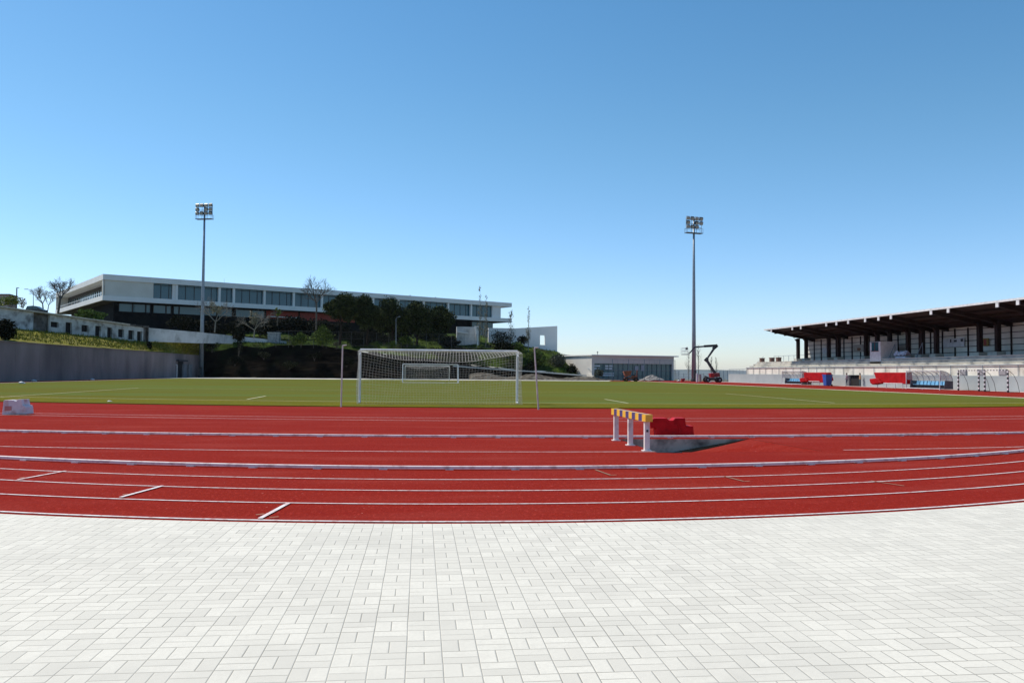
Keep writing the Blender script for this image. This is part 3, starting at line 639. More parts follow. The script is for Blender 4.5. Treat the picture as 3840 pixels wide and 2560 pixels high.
# windowed concrete wall and stair block
wa, wb = at(1832, 1229, 190), at(2090, 1222, 196)
wd = np.array([wb[0]-wa[0], wb[1]-wa[1], 0]); WL = np.linalg.norm(wd); wd /= WL; wn2 = np.array([-wd[1], wd[0], 0])
def WP(px, py): q = onP(px, py, wa, wn2); return float(np.dot(q-wa, wd)), float(q[2])
cw = thing('concrete_wall', 'free standing angular concrete wall with one square opening showing sky', 'wall', wb*[1, 1, 0]+[0, 0, 6])
pts = [WP(1832, 1229), WP(1932, 1231), WP(2090, 1222), WP(2090, 1330), WP(1832, 1330)]
h0, h1 = WP(2025, 1293), WP(2044, 1257); t = MB()
def wseg(s0, s1_, zb0, zb1, zt0, zt1):
    p = [wa*[1, 1, 0]+wd*s+wn2*o+np.array([0, 0, z]) for zz in ((zb0, zb1), (zt0, zt1)) for s, z, o in ((s0, zz[0], 0), (s1_, zz[1], 0), (s1_, zz[1], .4), (s0, zz[0], .4))]
    t.hexa(p)
zt_ = lambda s: pts[1][1]+(pts[2][1]-pts[1][1])*(s-pts[1][0])/(pts[2][0]-pts[1][0])
wseg(0, pts[1][0], 4, 4, pts[0][1], pts[1][1]); wseg(pts[1][0], h0[0], 4, 4, zt_(pts[1][0]), zt_(h0[0]))
wseg(h0[0], h1[0], 4, 4, h0[1], h0[1]); wseg(h0[0], h1[0], h1[1], h1[1], zt_(h0[0]), zt_(h1[0])); wseg(h1[0], pts[2][0], 4, 4, zt_(h1[0]), pts[2][1])
t.build('wall', M['school'], cw)
sb = thing('stair_block', 'low white concrete stair block below the right end of the school', 'wall', at(1754, 1270, 186))
a, b = at(1713, 1224, 186), at(1795, 1226, 188); t = MB(); t.prism([(a[0], a[1], 6), (b[0], b[1], 6), (b[0], b[1], b[2]), (a[0], a[1], a[2])], (0, 2.5, 0)); t.build('wall', M['wwall'], sb)
a, b = at(1716, 1242, 185.9), at(1755, 1247, 186.6); t = MB(); t.prism([a, b, b+np.array([0, 0, -.25]), a+np.array([0, 0, -.25])], (0, -.5, 0)); t.build('ledge', M['school'], sb)
a, b = at(1781, 1222, 185.5), at(1795, 1222, 186); t = MB(); t.prism([(a[0], a[1], a[2]), (b[0], b[1], b[2]), (b[0], b[1], 6), (b[0]-.25, b[1], 6)], (0, .5, 0)); t.build('buttress', M['school'], sb)

# ================================================================== LEFT: low ruined building, walls
RA, RB = at(0, 1231, 121.5), at(541, 1286, 152); rd = np.array([RB[0]-RA[0], RB[1]-RA[1], 0]); RL = np.linalg.norm(rd); rd /= RL; rn = np.array([-rd[1], rd[0], 0])
if rn[1] < 0: rn = -rn
if np.dot(rn, RA) < 0: rn = -rn
def RP(px, py, off=0.):
    q = onP(px, py, RA+rn*off, rn); return float(np.dot(q-RA, rd)), float(q[2])
def RW(s, o, z): return np.array([RA[0], RA[1], 0])+rd*s+rn*o+np.array([0, 0, z])
def rquad(b, pxa, pxb, ya, yb, o0, o1, yc=None, yd=None, m=0):
    """slab between photograph columns; ya/yc top at each end, yb/yd bottom"""
    sa, za = RP(pxa, ya, 0); sb_, zb = RP(pxb, yc if yc else ya, 0); _, zc = RP(pxa, yb, 0); _, zd = RP(pxb, yd if yd else yb, 0)
    b.hexa([RW(sa, o0, zc), RW(sb_, o0, zd), RW(sb_, o1, zd), RW(sa, o1, zc), RW(sa, o0, za), RW(sb_, o0, zb), RW(sb_, o1, zb), RW(sa, o1, za)], m)
topy = lambda px: 1148.5+(px-0)*(1226-1148.5)/558
boty = lambda px: 1236+(px-61)*(1290-1236)/480
ruin = thing('low_building', 'long low derelict whitewashed building with empty windows on the grass bank', 'building', RW(20, 2, 6.5))
t = MB(); rquad(t, -120, 126, topy(-120)+6, boty(-120)+8, 0, .3, topy(126)+5, boty(126)+6); t.build('wall', stuff_mat('stained_whitewash', (.44, .44, .435), (.58, .57, .56), .9, .9, c=(.16, .15, .15), scale2=.7), ruin)
t = MB(); rquad(t, 127, 188.5, topy(127)+5, boty(127)+8, .5, .8, topy(186)+5, boty(186)+8); t.build('bare_wall', M['ruin_dark'], ruin)
ops = [(191, 221, .34, .62, 0), (247, 271, .27, 1.1, 1), (307, 333, .30, .66, 0), (358, 379, .25, 1.1, 1), (403, 422, .25, 1.1, 1), (444, 466, .27, .72, 0), (482, 503, .25, .78, 0), (515, 534, .25, .9, 0)]
t = MB(); prev = 187
for a, b, f0, f1, door in ops:
    H_ = lambda px, f: topy(px)+5+(boty(px)+3-topy(px)-5)*f
    if a > prev: rquad(t, prev, a, topy(prev)+5, boty(prev)+8, 0, .35, topy(a)+5, boty(a)+8)
    rquad(t, a, b, topy(a)+5, H_(a, f0), 0, .35, topy(b)+5, H_(b, f0))
    if not door: rquad(t, a, b, H_(a, f1), boty(a)+8, 0, .35, H_(b, f1), boty(b)+8)
    prev = b
rquad(t, prev, 541, topy(prev)+5, boty(prev)+8, 0, .35, topy(541)+8, boty(541)+8); t.build('facade', M['ruin'], ruin)
t = MB(); rquad(t, -120, 541, topy(-120)+6, boty(-120)+8, 4.4, 4.7, topy(541)+8, boty(541)+8); t.build('back_wall', M['ruin_dark'], ruin)
for a, b, f0, f1, door in ops:
    t = MB(); H_ = lambda px, f: topy(px)+5+(boty(px)+3-topy(px)-5)*f
    rquad(t, a-2, b+2, H_(a, f0-.03), H_(a, min(f1, 1.05)+.02), .36, .42, H_(b, f0-.03), H_(b, min(f1, 1.05)+.02)); t.build('door' if door else 'window', M['void'], ruin)
t = MB(); rquad(t, -120, 480, topy(-120)-.5, topy(-120)+4.6, -.45, 5, topy(480)-.5, topy(480)+4.6); t.build('roof', M['tile'], ruin)
t = MB()
for px, y1, y2 in ((496, 1213, 1219), (520, 1217, 1222), (545, 1219, 1226)): rquad(t, px-12, px+10, y1+2, y2+2, -.2, 3, y1+3, y2+3)
rquad(t, 542, 557, 1232, 1296, .3, .6)
for px in (541, 556): rquad(t, px-2, px+2, 1224, 1296, -.1, .2)
t.build('broken_eave', M['ruin_dark'], ruin)
# whitewashed boundary wall down to the block shed
wt = [(558, 1229), (745, 1245), (877, 1259), (996, 1271), (1074, 1280)]; bt = [(558, 1268), (745, 1275), (877, 1278), (996, 1283), (1074, 1288)]; dd = [153, 164, 180, 181, 182]
t = MB()
for i in range(4):
    a, b, c, d = at(*wt[i], dd[i]), at(*wt[i+1], dd[i+1]), at(*bt[i+1], dd[i+1]), at(*bt[i], dd[i])
    up = [np.array([q[0], q[1], max(q[2], 0)]) for q in (a, b)]; lo = [np.array([a[0], a[1], d[2]-.6]), np.array([b[0], b[1], c[2]-.6])]
    n2 = np.array([0, .3, 0]); t.hexa([lo[0], lo[1], lo[1]+n2, lo[0]+n2, up[0], up[1], up[1]+n2, up[0]+n2])
tag(t.build('boundary_wall', M['wwall']), 'long low whitewashed wall tapering below the black school base', 'wall')
sh = thing('block_shed', 'small pale block shed at the lower end of the whitewashed wall', 'shed', at(1025, 1284, 181))
a, b = at(1003, 1284, 181), at(1047, 1284, 181); z1 = at(1025, 1248, 181)[2]; t = MB(); t.prism([(a[0], a[1], a[2]-.5), (b[0], b[1], a[2]-.5), (b[0], b[1], z1), (a[0], a[1], z1)], (0, 2.0, 0)); t.build('wall', stuff_mat('grey_blockwork', (.22, .22, .215), (.36, .36, .35), 2.2, .9), sh)
t = MB(); t.prism([(a[0]-.1, a[1]-.12, z1+.002), (b[0]+.1, b[1]-.12, z1+.002), (b[0]+.1, b[1]-.12, z1+.14), (a[0]-.1, a[1]-.12, z1+.14)], (0, 2.2, 0)); t.build('roof', M['wwall'], sh)
# retaining wall
zw = 4.45; YE = onX(745, 1400, -46)[1]
rw = thing('retaining_wall', 'tall weathered grey concrete retaining wall along the left side', 'wall', (-46, 120, 0))
t = MB(); k = 24; ys = np.linspace(40, YE, k)
for a, b in zip(ys, ys[1:]): t.span(-46.6, -46, a+.012, b-.012, -.1, zw)
t.build('panel', M['wall_conc'], rw)
t = MB(); t.span(-46.55, -46.02, 40, YE, 1.2, zw-.05); t.build('joint', M['void'], rw)
t = MB(); t.span(-46.7, -45.9, 40, YE, zw, zw+.10); t.build('coping', M['wall_conc'], rw)
ya, yb = onX(684, 1400, -46)[1], onX(667, 1400, -46)[1]; t = MB(); t.span(-45.998, -45.9, min(ya, yb), max(ya, yb), 0, 3.1); t.build('doorway', M['black'], rw)
t = MB(); t.span(-45.9, -45.4, min(ya, yb)-1.5, max(ya, yb)+1.5, 3.1, 3.4); t.build('lintel', plain('dark_lintel', (.05, .045, .05), .8), rw)
ya, yb = onX(700, 1400, -46)[1], onX(689, 1400, -46)[1]; t = MB(); t.span(-45.998, -45.88, min(ya, yb), max(ya, yb), 0, 2.2); t.build('doorway', M['black'], rw)
for px in (687, 707):
    y_ = onX(px, 1400, -46)[1]; t = MB(); t.span(-45.998, -45.6, y_-1.2, y_+1.2, 0, 2.6); t.build('pilaster', stuff_mat('pilaster_concrete', (.17, .16, .17), (.24, .23, .23), .5, .9), rw)

# ---- things along the left skyline
o = thing('house', 'small pinkish house gable peeping over the wall at the far left', 'house', at(15, 1150, 200)); a = at(-40, 1106, 200); b = at(35, 1106, 200)
t = MB(); t.prism([(a[0], a[1], 8), (b[0], b[1], 8), (b[0], b[1], b[2]), (a[0], a[1], a[2])], (-1, 6, 0)); t.build('wall', plain('pink_render', (.42, .30, .27), .85), o)
t = MB(); t.prism([(a[0]-.2, a[1]-.25, a[2]), (b[0]+.2, b[1]-.25, b[2]), (b[0]+.2, b[1]-.25, b[2]+.25), (a[0]-.2, a[1]-.25, a[2]+.25)], (-1, 6.5, 0)); t.build('roof', plain('house_roof', (.22, .15, .12), .85), o)
t = MB(); a = at(62, 1155, 170); b = at(63, 1080, 170); t.tube([a-np.array([0, 0, 1]), b], [.13, .10], 6); t.box(b+np.array([.2, 0, .05]), (.5, .15, .12)); tag(t.build('utility_pole', M['bark']), 'dark wooden pole behind the yellow green bush at far left', 'pole')
def street_lamp(px, yb, yt, d, arm, label, mat='steel', hh=.05):
    a, b = at(px, yb, d), at(px, yt, d); o = thing('street_lamp', label, 'street lamp', a); k = d/F; t = MB()
    e = b+np.array([arm*.3*k, 0, .12]); t.tube([a-np.array([0, 0, .4]), (a+b)/2, b-np.array([0, 0, .25]), e], [hh*1.3, hh, hh*.8, hh*.7], 6); t.build('pole', M[mat], o)
    t = MB(); t.tube([e, e+np.array([arm*.45*k, 0, .1])], hh*.7, 6); q = e+np.array([arm*.75*k, 0, .16]); t.box(q, (abs(arm)*.55*k, .22, .12)); t.build('lamp_head', M[mat], o); return o
street_lamp(125, 1166, 1090, 165, -24, 'thin street lamp with its arm to the left behind the low building', 'white_metal', .07)
street_lamp(1485, 1290, 1192, 170, 12, 'slender street lamp in front of the dark pines', 'steel', .06)
pc = thing('parked_car', 'dark car roof and window showing above the low building', 'car', at(125, 1166, 150)); k = 150/F; c = at(125, 1161, 150)
prof = [(-28, -8), (-27, 4), (-22, 13), (-4, 15), (8, 14), (26, 3), (36, 0), (37, -8)]
t = MB(); t.prism([c+np.array([x*k, 0, z*k]) for x, z in prof], (0, 1.7, 0)); t.build('body', plain('black_car_paint', (.012, .013, .018), .25), pc)
t = MB(); t.prism([c+np.array([x*k, -.01, z*k]) for x, z in [(-24, 3), (-20, 11.5), (-5, 13), (-5, 3)]], (0, .02, 0)); t.build('window', M['glass'], pc)
t = MB(); t.prism([c+np.array([x*k, -.01, z*k]) for x, z in [(-3, 3), (-3, 13), (7, 12), (19, 4.5)]], (0, .02, 0)); t.build('window', M['glass'], pc)

# ---- chain link fence along the bank
ff = thing('chain_link_fence', 'dark chain link fence with tall posts along the top of the earth bank', 'fence', at(1290, 1300, 175))
fp = [(1035 + i*47, 1292 + (i*.9), 176) for i in range(18)]; wires = MB(); prevp = None
for i, (px, py, d) in enumerate(fp):
    a = at(px, py, d); b = a+np.array([0, 0, 3.0]); t = MB(); t.tube([a-np.array([0, 0, .6]), b], .035, 5); t.build('post', M['steel_dark'], ff)
    if prevp is not None:
        for z in (.1, 1.5, 2.95): wires.tube([prevp+np.array([0, 0, z]), a+np.array([0, 0, z])], .012, 3, cap=False)
        for q in range(9):
            f = q/9; p = prevp*(1-f)+a*f; p2 = prevp*(1-f-.11)+a*(f+.11)
            wires.tube([p, p2+np.array([0, 0, 2.95])], .005, 3, cap=False); wires.tube([p2, p+np.array([0, 0, 2.95])], .005, 3, cap=False)
    prevp = a
wires.build('wire_mesh', M['steel_dark'], ff)

# ================================================================== FLOODLIGHT MASTS
def mast(px, yb, ytop, label, lam, tilt, seed):
    b = on(px, yb); k = float(np.dot(b-EYE, _fw)); tp = at(lam[0], ytop, k); tp = np.array([b[0], b[1], tp[2]]); H = tp[2]
    o = thing('floodlight_mast', label, 'floodlight', b); t = MB()
    t.tube([b, b+np.array([0, 0, H*.33]), b+np.array([0, 0, H*.66]), tp], [.47, .36, .27, .17], 12); t.build('pole', M['steel'], o, smooth=True)
    t = MB(); t.tube([b, b+np.array([0, 0, .4])], .62, 12); t.box(b+np.array([.0, -.62, 1.3]), (.5, .35, 1.6)); t.build('base_box', M['steel_dark'], o)
    z = tp[2]; e = np.array([math.cos(tilt), math.sin(tilt), 0]); q = np.array([e[1], -e[0], 0])
    W, Hh = 1.75, 2.9
    t = MB()
    for zz in (0.0, -.75, -1.5): t.bar(tp-e*W+np.array([0, 0, zz-.25]), tp+e*W+np.array([0, 0, zz-.25]), .09, .09)
    for s in (-W, -W*.33, W*.33, W): t.bar(tp+e*s+np.array([0, 0, .05]), tp+e*s+np.array([0, 0, -Hh+.1]), .07, .07)
    t.build('frame', M['steel'], o)
    t = MB(); t.hexa([tp+e*s*W*1.02+q*u_*.55+np.array([0, 0, zz]) for zz in (-Hh, -Hh+.1) for s, u_ in ((-1, -1), (1, -1), (1, 1), (-1, 1))])
    t.build('platform', M['steel_dark'], o)
    t = MB()
    for s, u_ in ((-1, -1), (1, -1), (1, 1), (-1, 1)): t.bar(tp+e*s*W+q*u_*.52+np.array([0, 0, -Hh]), tp+e*s*W+q*u_*.52+np.array([0, 0, -Hh+.9]), .05, .05)
    for u_ in (-1, 1): t.bar(tp-e*W+q*u_*.52+np.array([0, 0, -Hh+.9]), tp+e*W+q*u_*.52+np.array([0, 0, -Hh+.9]), .05, .05)
    t.build('guard_rail', M['steel'], o)
    R = random.Random(seed)
    for r_, zz in enumerate((.05, -.8, -1.6)):
        for c in range(4):
            if r_ == 1 and c == 1 or r_ == 2 and c == 3 and seed % 2: continue
            ctr = tp+e*(c-1.5)*.98+q*.28+np.array([0, 0, zz-.05]); t = MB(); f2 = q*.14-np.array([0, 0, .12]); u2 = np.array([0, 0, .27])+q*.12
            t.hexa([ctr+e*s*.36+u2*v_+f2*w_ for w_ in (-1, 1) for s, v_ in ((-1, -1), (1, -1), (1, 1), (-1, 1))]); lh = t.build('lamp', M['steel_dark'] if (c+r_) % 2 else M['steel'], o)
            t = MB(); t.hexa([ctr+e*s*.31+u2*v_*.85+f2*w_ for w_ in (1.01, 1.12) for s, v_ in ((-1, -1), (1, -1), (1, 1), (-1, 1))]); t.build('lamp_glass', M['lampglass'], lh)
    return o
mast(754, 1414, 766, 'tall grey floodlight mast on the left at the end of the retaining wall', (772,), RAD(-16), 2)
mast(2602, 1430, 816, 'tall grey floodlight mast on the right beside the boom lift', (2598,), RAD(14), 3)

# ================================================================== GOALS
def goal(c, label, depth_top, depth_base, box_back=False, net=True, sagw=.45, seed=1, W=7.32, H=2.44, rr=.06, weights=False):
    c = np.array([c[0], c[1], .03]); o = thing('football_goal', label, 'goal', c); sgn = -1     # the net hangs toward the camera
    L, Rr = c+np.array([-W/2, 0, 0]), c+np.array([W/2, 0, 0]); up = np.array([0, 0, H])
    for q in (L, Rr): t = MB(); t.tube([q, q+up], rr, 10); t.build('post', M['white_metal'], o)
    t = MB(); t.tube([L+up, Rr+up], rr, 10); t.build('crossbar', M['white_metal'], o)
    bk = np.array([0, sgn*depth_base, 0]); bt_ = np.array([0, sgn*depth_top, 0])
    if box_back:
        t = MB(); t.tube([L+bk, Rr+bk], rr*.8, 8); t.tube([L, L+bk], rr*.7, 8); t.tube([Rr, Rr+bk], rr*.7, 8); t.build('ground_frame', M['white_metal'], o)
        t = MB()
        for q in (L, Rr): t.tube([q+up, q+up+bt_], rr*.6, 8); t.tube([q+up+bt_, q+bk], rr*.7, 8)
        t.tube([L+up+bt_, Rr+up+bt_], rr*.7, 8); t.build('back_frame', M['white_metal'], o)
    else:
        t = MB()
        for q in (L, Rr): t.tube([q+up*.94, q+up*.90+bt_*.35], rr*.5, 6); t.tube([q+np.array([0, 0, .05]), q+bk*.25+np.array([0, 0, .03])], rr*.6, 6)
        t.build('bracket', M['white_metal'], o)
    if net:
        nx = int(W/.13); R = np.random.default_rng(seed); N = MB(); r = .0048
        def roof(u_, v_):   # u across 0..1, v from crossbar to back edge 0..1
            sag = sagw*4*u_*(1-u_)*(.3+.7*v_)
            return L+np.array([W*u_, 0, H])+bt_*v_+np.array([.10*math.sin(9*u_)*v_, 0, -sag*v_-.12*v_+.03*math.sin(14*u_+2*v_)])
        def back(u_, v_):
            top = roof(u_, 1.0); bot = L+np.array([W*u_, sgn*depth_base*(1-.12*math.sin(3.1*u_)), .02]); q = top*(1-v_)+bot*v_
            return q+np.array([.03*math.sin(7*v_+20*u_), .06*math.sin(5*v_)*math.sin(11*u_), .03*math.sin(16*u_)*(1-v_)])
        for i in range(nx+1):
            u_ = i/nx; N.tube([roof(u_, v_) for v_ in (0, .35, .7, 1)], r*1.35, 3, cap=False); N.tube([back(u_, v_) for v_ in np.linspace(0, 1, 7)], r*.62, 3, cap=False)
        for v_ in np.linspace(0, 1, 9): N.tube([roof(u_, v_) for u_ in np.linspace(0, 1, 40)], r*(1.9 if v_ == 1 else 1), 3, cap=False)
        for v_ in np.linspace(0, 1, 19): N.tube([back(u_, v_) for u_ in np.linspace(0, 1, 40)], r*.62, 3, cap=False)
        for s, q in ((0, L), (1, Rr)):
            for v_ in np.linspace(0, 1, 13):
                a = q+np.array([0, 0, H*(1-v_)]); b = back(s, v_) ; N.tube([a, (a+b)/2-np.array([0, 0, .05]), b], r, 3, cap=False)
            for f in np.linspace(.12, .9, 7):
                N.tube([q+np.array([0, 0, H*(1-v_)])*(1-f)+np.array([q[0]*0, 0, 0])+(back(s, v_)-q)*f for v_ in np.linspace(0, 1, 7)], r, 3, cap=False)
        N.build('net', M['net'], o)
    return o
gc = (np.array(on(1348, 1511))+np.array(on(1943, 1515)))/2
goal(gc, 'large white football goal with sagging net nearest to the camera', 1.5, 1.9, False, seed=2, sagw=.42)
fc = (np.array(on(1506, 1436.5))+np.array(on(1719, 1436.5)))/2
goal((fc[0], 112.5), 'portable white goal with ground frame in front of the far goal', .7, 2.0, True, False)
fi = (np.array(on(1517, 1427))+np.array(on(1683, 1427)))/2
gg = goal((fi[0], 140), 'farthest white football goal at the other end of the pitch', 1.5, 1.8, False, seed=4)
sg = thing('small_goal', 'small white goal frame standing against the retaining wall', 'goal', on(642, 1413)); a, b = at(620, 1417, 158), at(663, 1417, 158); z = at(640, 1367, 158)[2]
for q in (a, b): t = MB(); t.tube([(q[0], q[1], 0), (q[0], q[1], z)], .06, 8); t.build('post', M['white_metal'], sg)
t = MB(); t.tube([(a[0], a[1], z), (b[0], b[1], z)], .06, 8); t.build('crossbar', M['white_metal'], sg)
def net_pole(a, b, d, label):
    p, q = at(*a, d), at(*b, d); p[2] = .0; t = MB(); t.tube([p, q], [.034, .028], 8); t.tube([q, q+np.array([.16, 0, .02])], .03, 6)
    tag(t.build('net_pole', plain('pole_grey', (.56, .53, .48), .8)), label, 'pole', 'net support poles behind the near goal')
net_pole((1279, 1526), (1285, 1295), 34.6, 'leaning grey pole left of the near goal')
net_pole((2019, 1534), (2004, 1304), 33.5, 'leaning grey pole right of the near goal')
for px, py, d, lab in ((126, 1428, 100, 'white rag lying at the left pitch edge by the wall'), (80, 1437, 88, 'flat pale scrap at the far left pitch edge'), (345, 1423, 115, 'small white ball shaped marker on the left pitch edge'), (410, 1505.5, 0, 'tiny white marker on the turf near the left')):
    p = on(px, py+2); s = .18 if d else .06; t = MB(); t.ball(p+np.array([0, 0, s*.6]), (s*1.5, s, s*.7)); t.ball(p+np.array([s, .05, s*.4]), (s, s*.8, s*.5)); tag(t.build('litter', M['white_metal']), lab, 'litter')

# ================================================================== TRACK THINGS
def kerb(k, a0, zt_, wd, label):
    pts = circ(ARC[k][0], ARC[k][1], -a0, a0, 48, 22)
    o = thing('kerb_rail', label, 'kerb', (*pts[len(pts)//2], 0)); t = MB()
    P3 = [np.array([p[0], p[1], 0]) for p in pts]; prof = [(-wd/2, .014), (-wd/2, zt_-.006), (-wd*.2, zt_), (wd*.2, zt_), (wd/2, zt_-.006), (wd/2, .014)]
    V = []; n_ = len(prof)
    for i, p in enumerate(P3):
        tt = P3[min(i+1, len(P3)-1)]-P3[max(i-1, 0)]; tt /= np.linalg.norm(tt); nn = np.array([-tt[1], tt[0], 0])
        V += [p+nn*a+np.array([0, 0, z]) for a, z in prof]
    t.add(V, [(i*n_+j, i*n_+(j+1) % n_, (i+1)*n_+(j+1) % n_, (i+1)*n_+j) for i in range(len(P3)-1) for j in range(n_)]); t.build('rail', M['kerb_white'], o)
    acc = 0.0
    for a, b in zip(P3, P3[1:]):
        L_ = np.linalg.norm(b-a); e = (b-a)/L_
        while acc < L_:
            q = a+e*acc; acc += 1.0
            if abs(q[0]) > 15: continue
            t = MB(); t.box((q[0], q[1], .007), (.12, wd*1.35, .0135), math.atan2(e[1], e[0])); t.build('foot', M['kerb_white'], o)
        acc -= L_
kerb('E', 28, .060, .060, 'white aluminium kerb rail nearest the paving, inside the four curved lanes')
kerb('G', 28, .06, .06, 'white aluminium kerb rail running behind the striped hurdle and water pit')
# water jump pit
dz = np.array([0, 0, .52]); nl, nr, fr, fl_ = [np.array(p) for p in PIT]
pit = thing('water_jump_pit', 'sunken water jump pit with stained grey concrete wall and red sloping floor', 'pit', (nl+fl_)/2)
t = MB(); t.quad(nl+[0, 0, -.52], nr+[0, 0, -.004], fr+[0, 0, -.004], fl_+[0, 0, -.52]); t.build('floor', M['track'], pit)
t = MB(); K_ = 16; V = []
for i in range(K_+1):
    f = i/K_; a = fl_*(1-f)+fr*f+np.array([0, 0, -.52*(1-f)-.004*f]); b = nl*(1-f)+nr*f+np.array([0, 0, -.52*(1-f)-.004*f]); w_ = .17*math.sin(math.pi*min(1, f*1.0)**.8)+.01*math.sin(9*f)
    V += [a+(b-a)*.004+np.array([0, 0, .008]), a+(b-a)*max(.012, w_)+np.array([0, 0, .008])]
t.add(V, [(2*i, 2*i+2, 2*i+3, 2*i+1) for i in range(K_)]); t.build('shadow_strip', stuff_mat('black_shadow_strip', (.004, .004, .004), (.012, .011, .010), 5, .95, spec=.03), pit)  # shadow of the far wall, laid on the floor as a black strip
t = MB(); up = (fr-fl_)
t.prism([fl_-[0, 0, .002], fr-[0, 0, .002], fr-[0, 0, .42], fl_-[0, 0, .66]], (.01, .14, 0)); t.prism([nl-[0, 0, .006], nr-[0, 0, .006], nr-[0, 0, .42], nl-[0, 0, .66]], (-.01, -.14, 0)); t.prism([nl-[0, 0, .006], fl_-[0, 0, .006], fl_-[0, 0, .66], nl-[0, 0, .66]], (-.14, 0, 0))
t.build('wall', M['pit_conc'], pit)
t = MB(); t.bar(nl+np.array([.0, -.02, .004]), nl+(nr-nl)*.14+np.array([0, -.10, .004]), .05, .012); t.build('hurdle_shadow', M['black'], pit)  # cast shadow of the hurdle end, built as a thin black bar
# striped hurdle
p0, p1 = on(2310, 1651), on(2425, 1690); dv_ = (p1-p0); HL = np.linalg.norm(dv_); dv_ /= HL; nv_ = np.array([-dv_[1], dv_[0], 0])
hu_ = thing('steeplechase_hurdle', 'water jump hurdle with yellow and navy striped bar on three white posts', 'hurdle', (p0+p1)/2)
ZT = at(2425, 1553, float(np.dot(p1-EYE, _fw)))[2]; BH = .135
for f in (0, .5, 1):
    q = p0+dv_*HL*f; t = MB(); t.hexa([q+dv_*a*.045+nv_*b*.05+np.array([0, 0, z]) for z in (.0, ZT-BH+.0) for a, b in ((-1, -1), (1, -1), (1, 1), (-1, 1))])
    t.build('post', M['post_white'], hu_, bevel=.006)
    t = MB(); t.box((q[0], q[1], .008), (.17, .17, .016), math.atan2(dv_[1], dv_[0])); t.build('foot_plate', M['post_white'], hu_)
q = p1+dv_*.046+np.array([0, 0, ZT*.55]); t = MB(); t.box(q, (.03, .03, .045), RAD(45)); t.build('bolt', M['black'], hu_)
t = MB(); S0, S1 = -.16, HL+.16
for i in range(11):
    a = S0+(S1-S0)*i/11; b = S0+(S1-S0)*(i+1)/11
    t.hexa([p0+dv_*s+nv_*o_*.07+np.array([0, 0, z]) for z in (ZT-BH+.001, ZT) for s, o_ in ((a, -1), (b, -1), (b, 1), (a, 1))], i % 2)
t.build('crossbar', [M['yellow'], M['navy']], hu_)
# plastic barriers: an outline with real depth
def barrier(pxs, d, label, mat, depth=.42, dirx=None, notch=True):
    base = at(pxs[0][0], pxs[0][1], d); pts = [at(x, y, d) for x, y in pxs]; zmin = min(p[2] for p in pts); pts = [p-np.array([0, 0, zmin]) for p in pts]
    c = sum(pts)/len(pts); o = thing('plastic_barrier', label, 'barrier', (c[0], c[1], 0)); nrm = np.array([math.sin(YAW), math.cos(YAW), 0])*depth
    t = MB(); t.prism(pts, nrm); t.build('body', mat, o, bevel=.009); return o, c, pts
o, c, pts = barrier([(2462, 1634), (2460, 1600), (2440, 1604), (2436, 1582), (2452, 1566), (2502, 1566), (2510, 1574), (2524, 1574), (2532, 1565.5), (2569, 1565.5), (2573, 1595), (2600, 1595), (2603, 1634)], 19.75, 'red plastic road barrier standing behind the hurdle', M['red_plastic'])
t = MB(); a, b = at(2500, 1590, 19.735), at(2556, 1625, 19.735); t.prism([at(2490, 1592, 19.74), at(2530, 1592, 19.74), at(2536, 1620, 19.74), at(2484, 1620, 19.74)], (0, .02, 0)); t.build('rib', M['red_plastic'], o)
t = MB(); t.prism([at(2543, 1588, 19.74), at(2552, 1588, 19.74), at(2556, 1622, 19.74), at(2545, 1622, 19.74)], (0, .02, 0)); t.build('rib', M['red_plastic'], o)
o, c, pts = barrier([(7, 1553), (13, 1500), (17, 1497.5), (50, 1497.5), (54, 1502), (62, 1502), (66, 1495.5), (80, 1495), (84, 1518), (92, 1519), (95, 1526), (97, 1551)], 26.8, 'dirty white plastic road barrier at the left edge of the track', M['white_plastic'], .45)
t = MB(); t.prism([at(18, 1522, 26.78), at(42, 1522, 26.78), at(42, 1538, 26.78), at(16, 1540, 26.78)], (0, .02, 0)); t.build('sticker', plain('faded_red', (.50, .22, .20), .6), o)

# ================================================================== GRANDSTAND
XW, XF, XC, XB = 57.5, 55.0, 60.3, 62.1
YN, YL = 52., onX(2797, 1405, XW)[1]
gs = thing('grandstand', 'long concrete grandstand with dark columns and wide flat cantilever roof', 'grandstand', (60, 100, 0))
zg = onX(3050, 1404, XW)[2]; zp = onX(3050, 1379, XW)[2]; zcb = onX(2993, 1356, XC)[2]
YW = onX(2732, 1420, XW)[1]
ygate = sorted((onX(3181, 1420, XW)[1], onX(3229, 1420, XW)[1]))
t = MB()
for a, b in ((YN, ygate[0]), (ygate[1], YW)): t.span(XW, XW+.3, a, b, -.05, zg)
t.span(XW, XW+.3, ygate[0], ygate[1], zg-.02, zg+.001); t.build('front_wall', M['stand_grey'], gs)
t = MB(); t.span(XW+.301, XW+3, ygate[0]-.3, ygate[1]+.3, 0, zg-.03); t.build('gateway', M['void'], gs)
t = MB(); t.span(XW+.15, XW+.45, YN, YL, zg+.002, zp); t.build('parapet', M['stand_cream'], gs)
t = MB(); t.span(XW+.05, XW+.7, YN, YL, zp+.001, zp+.09); t.build('walkway', M['stand_cream'], gs)
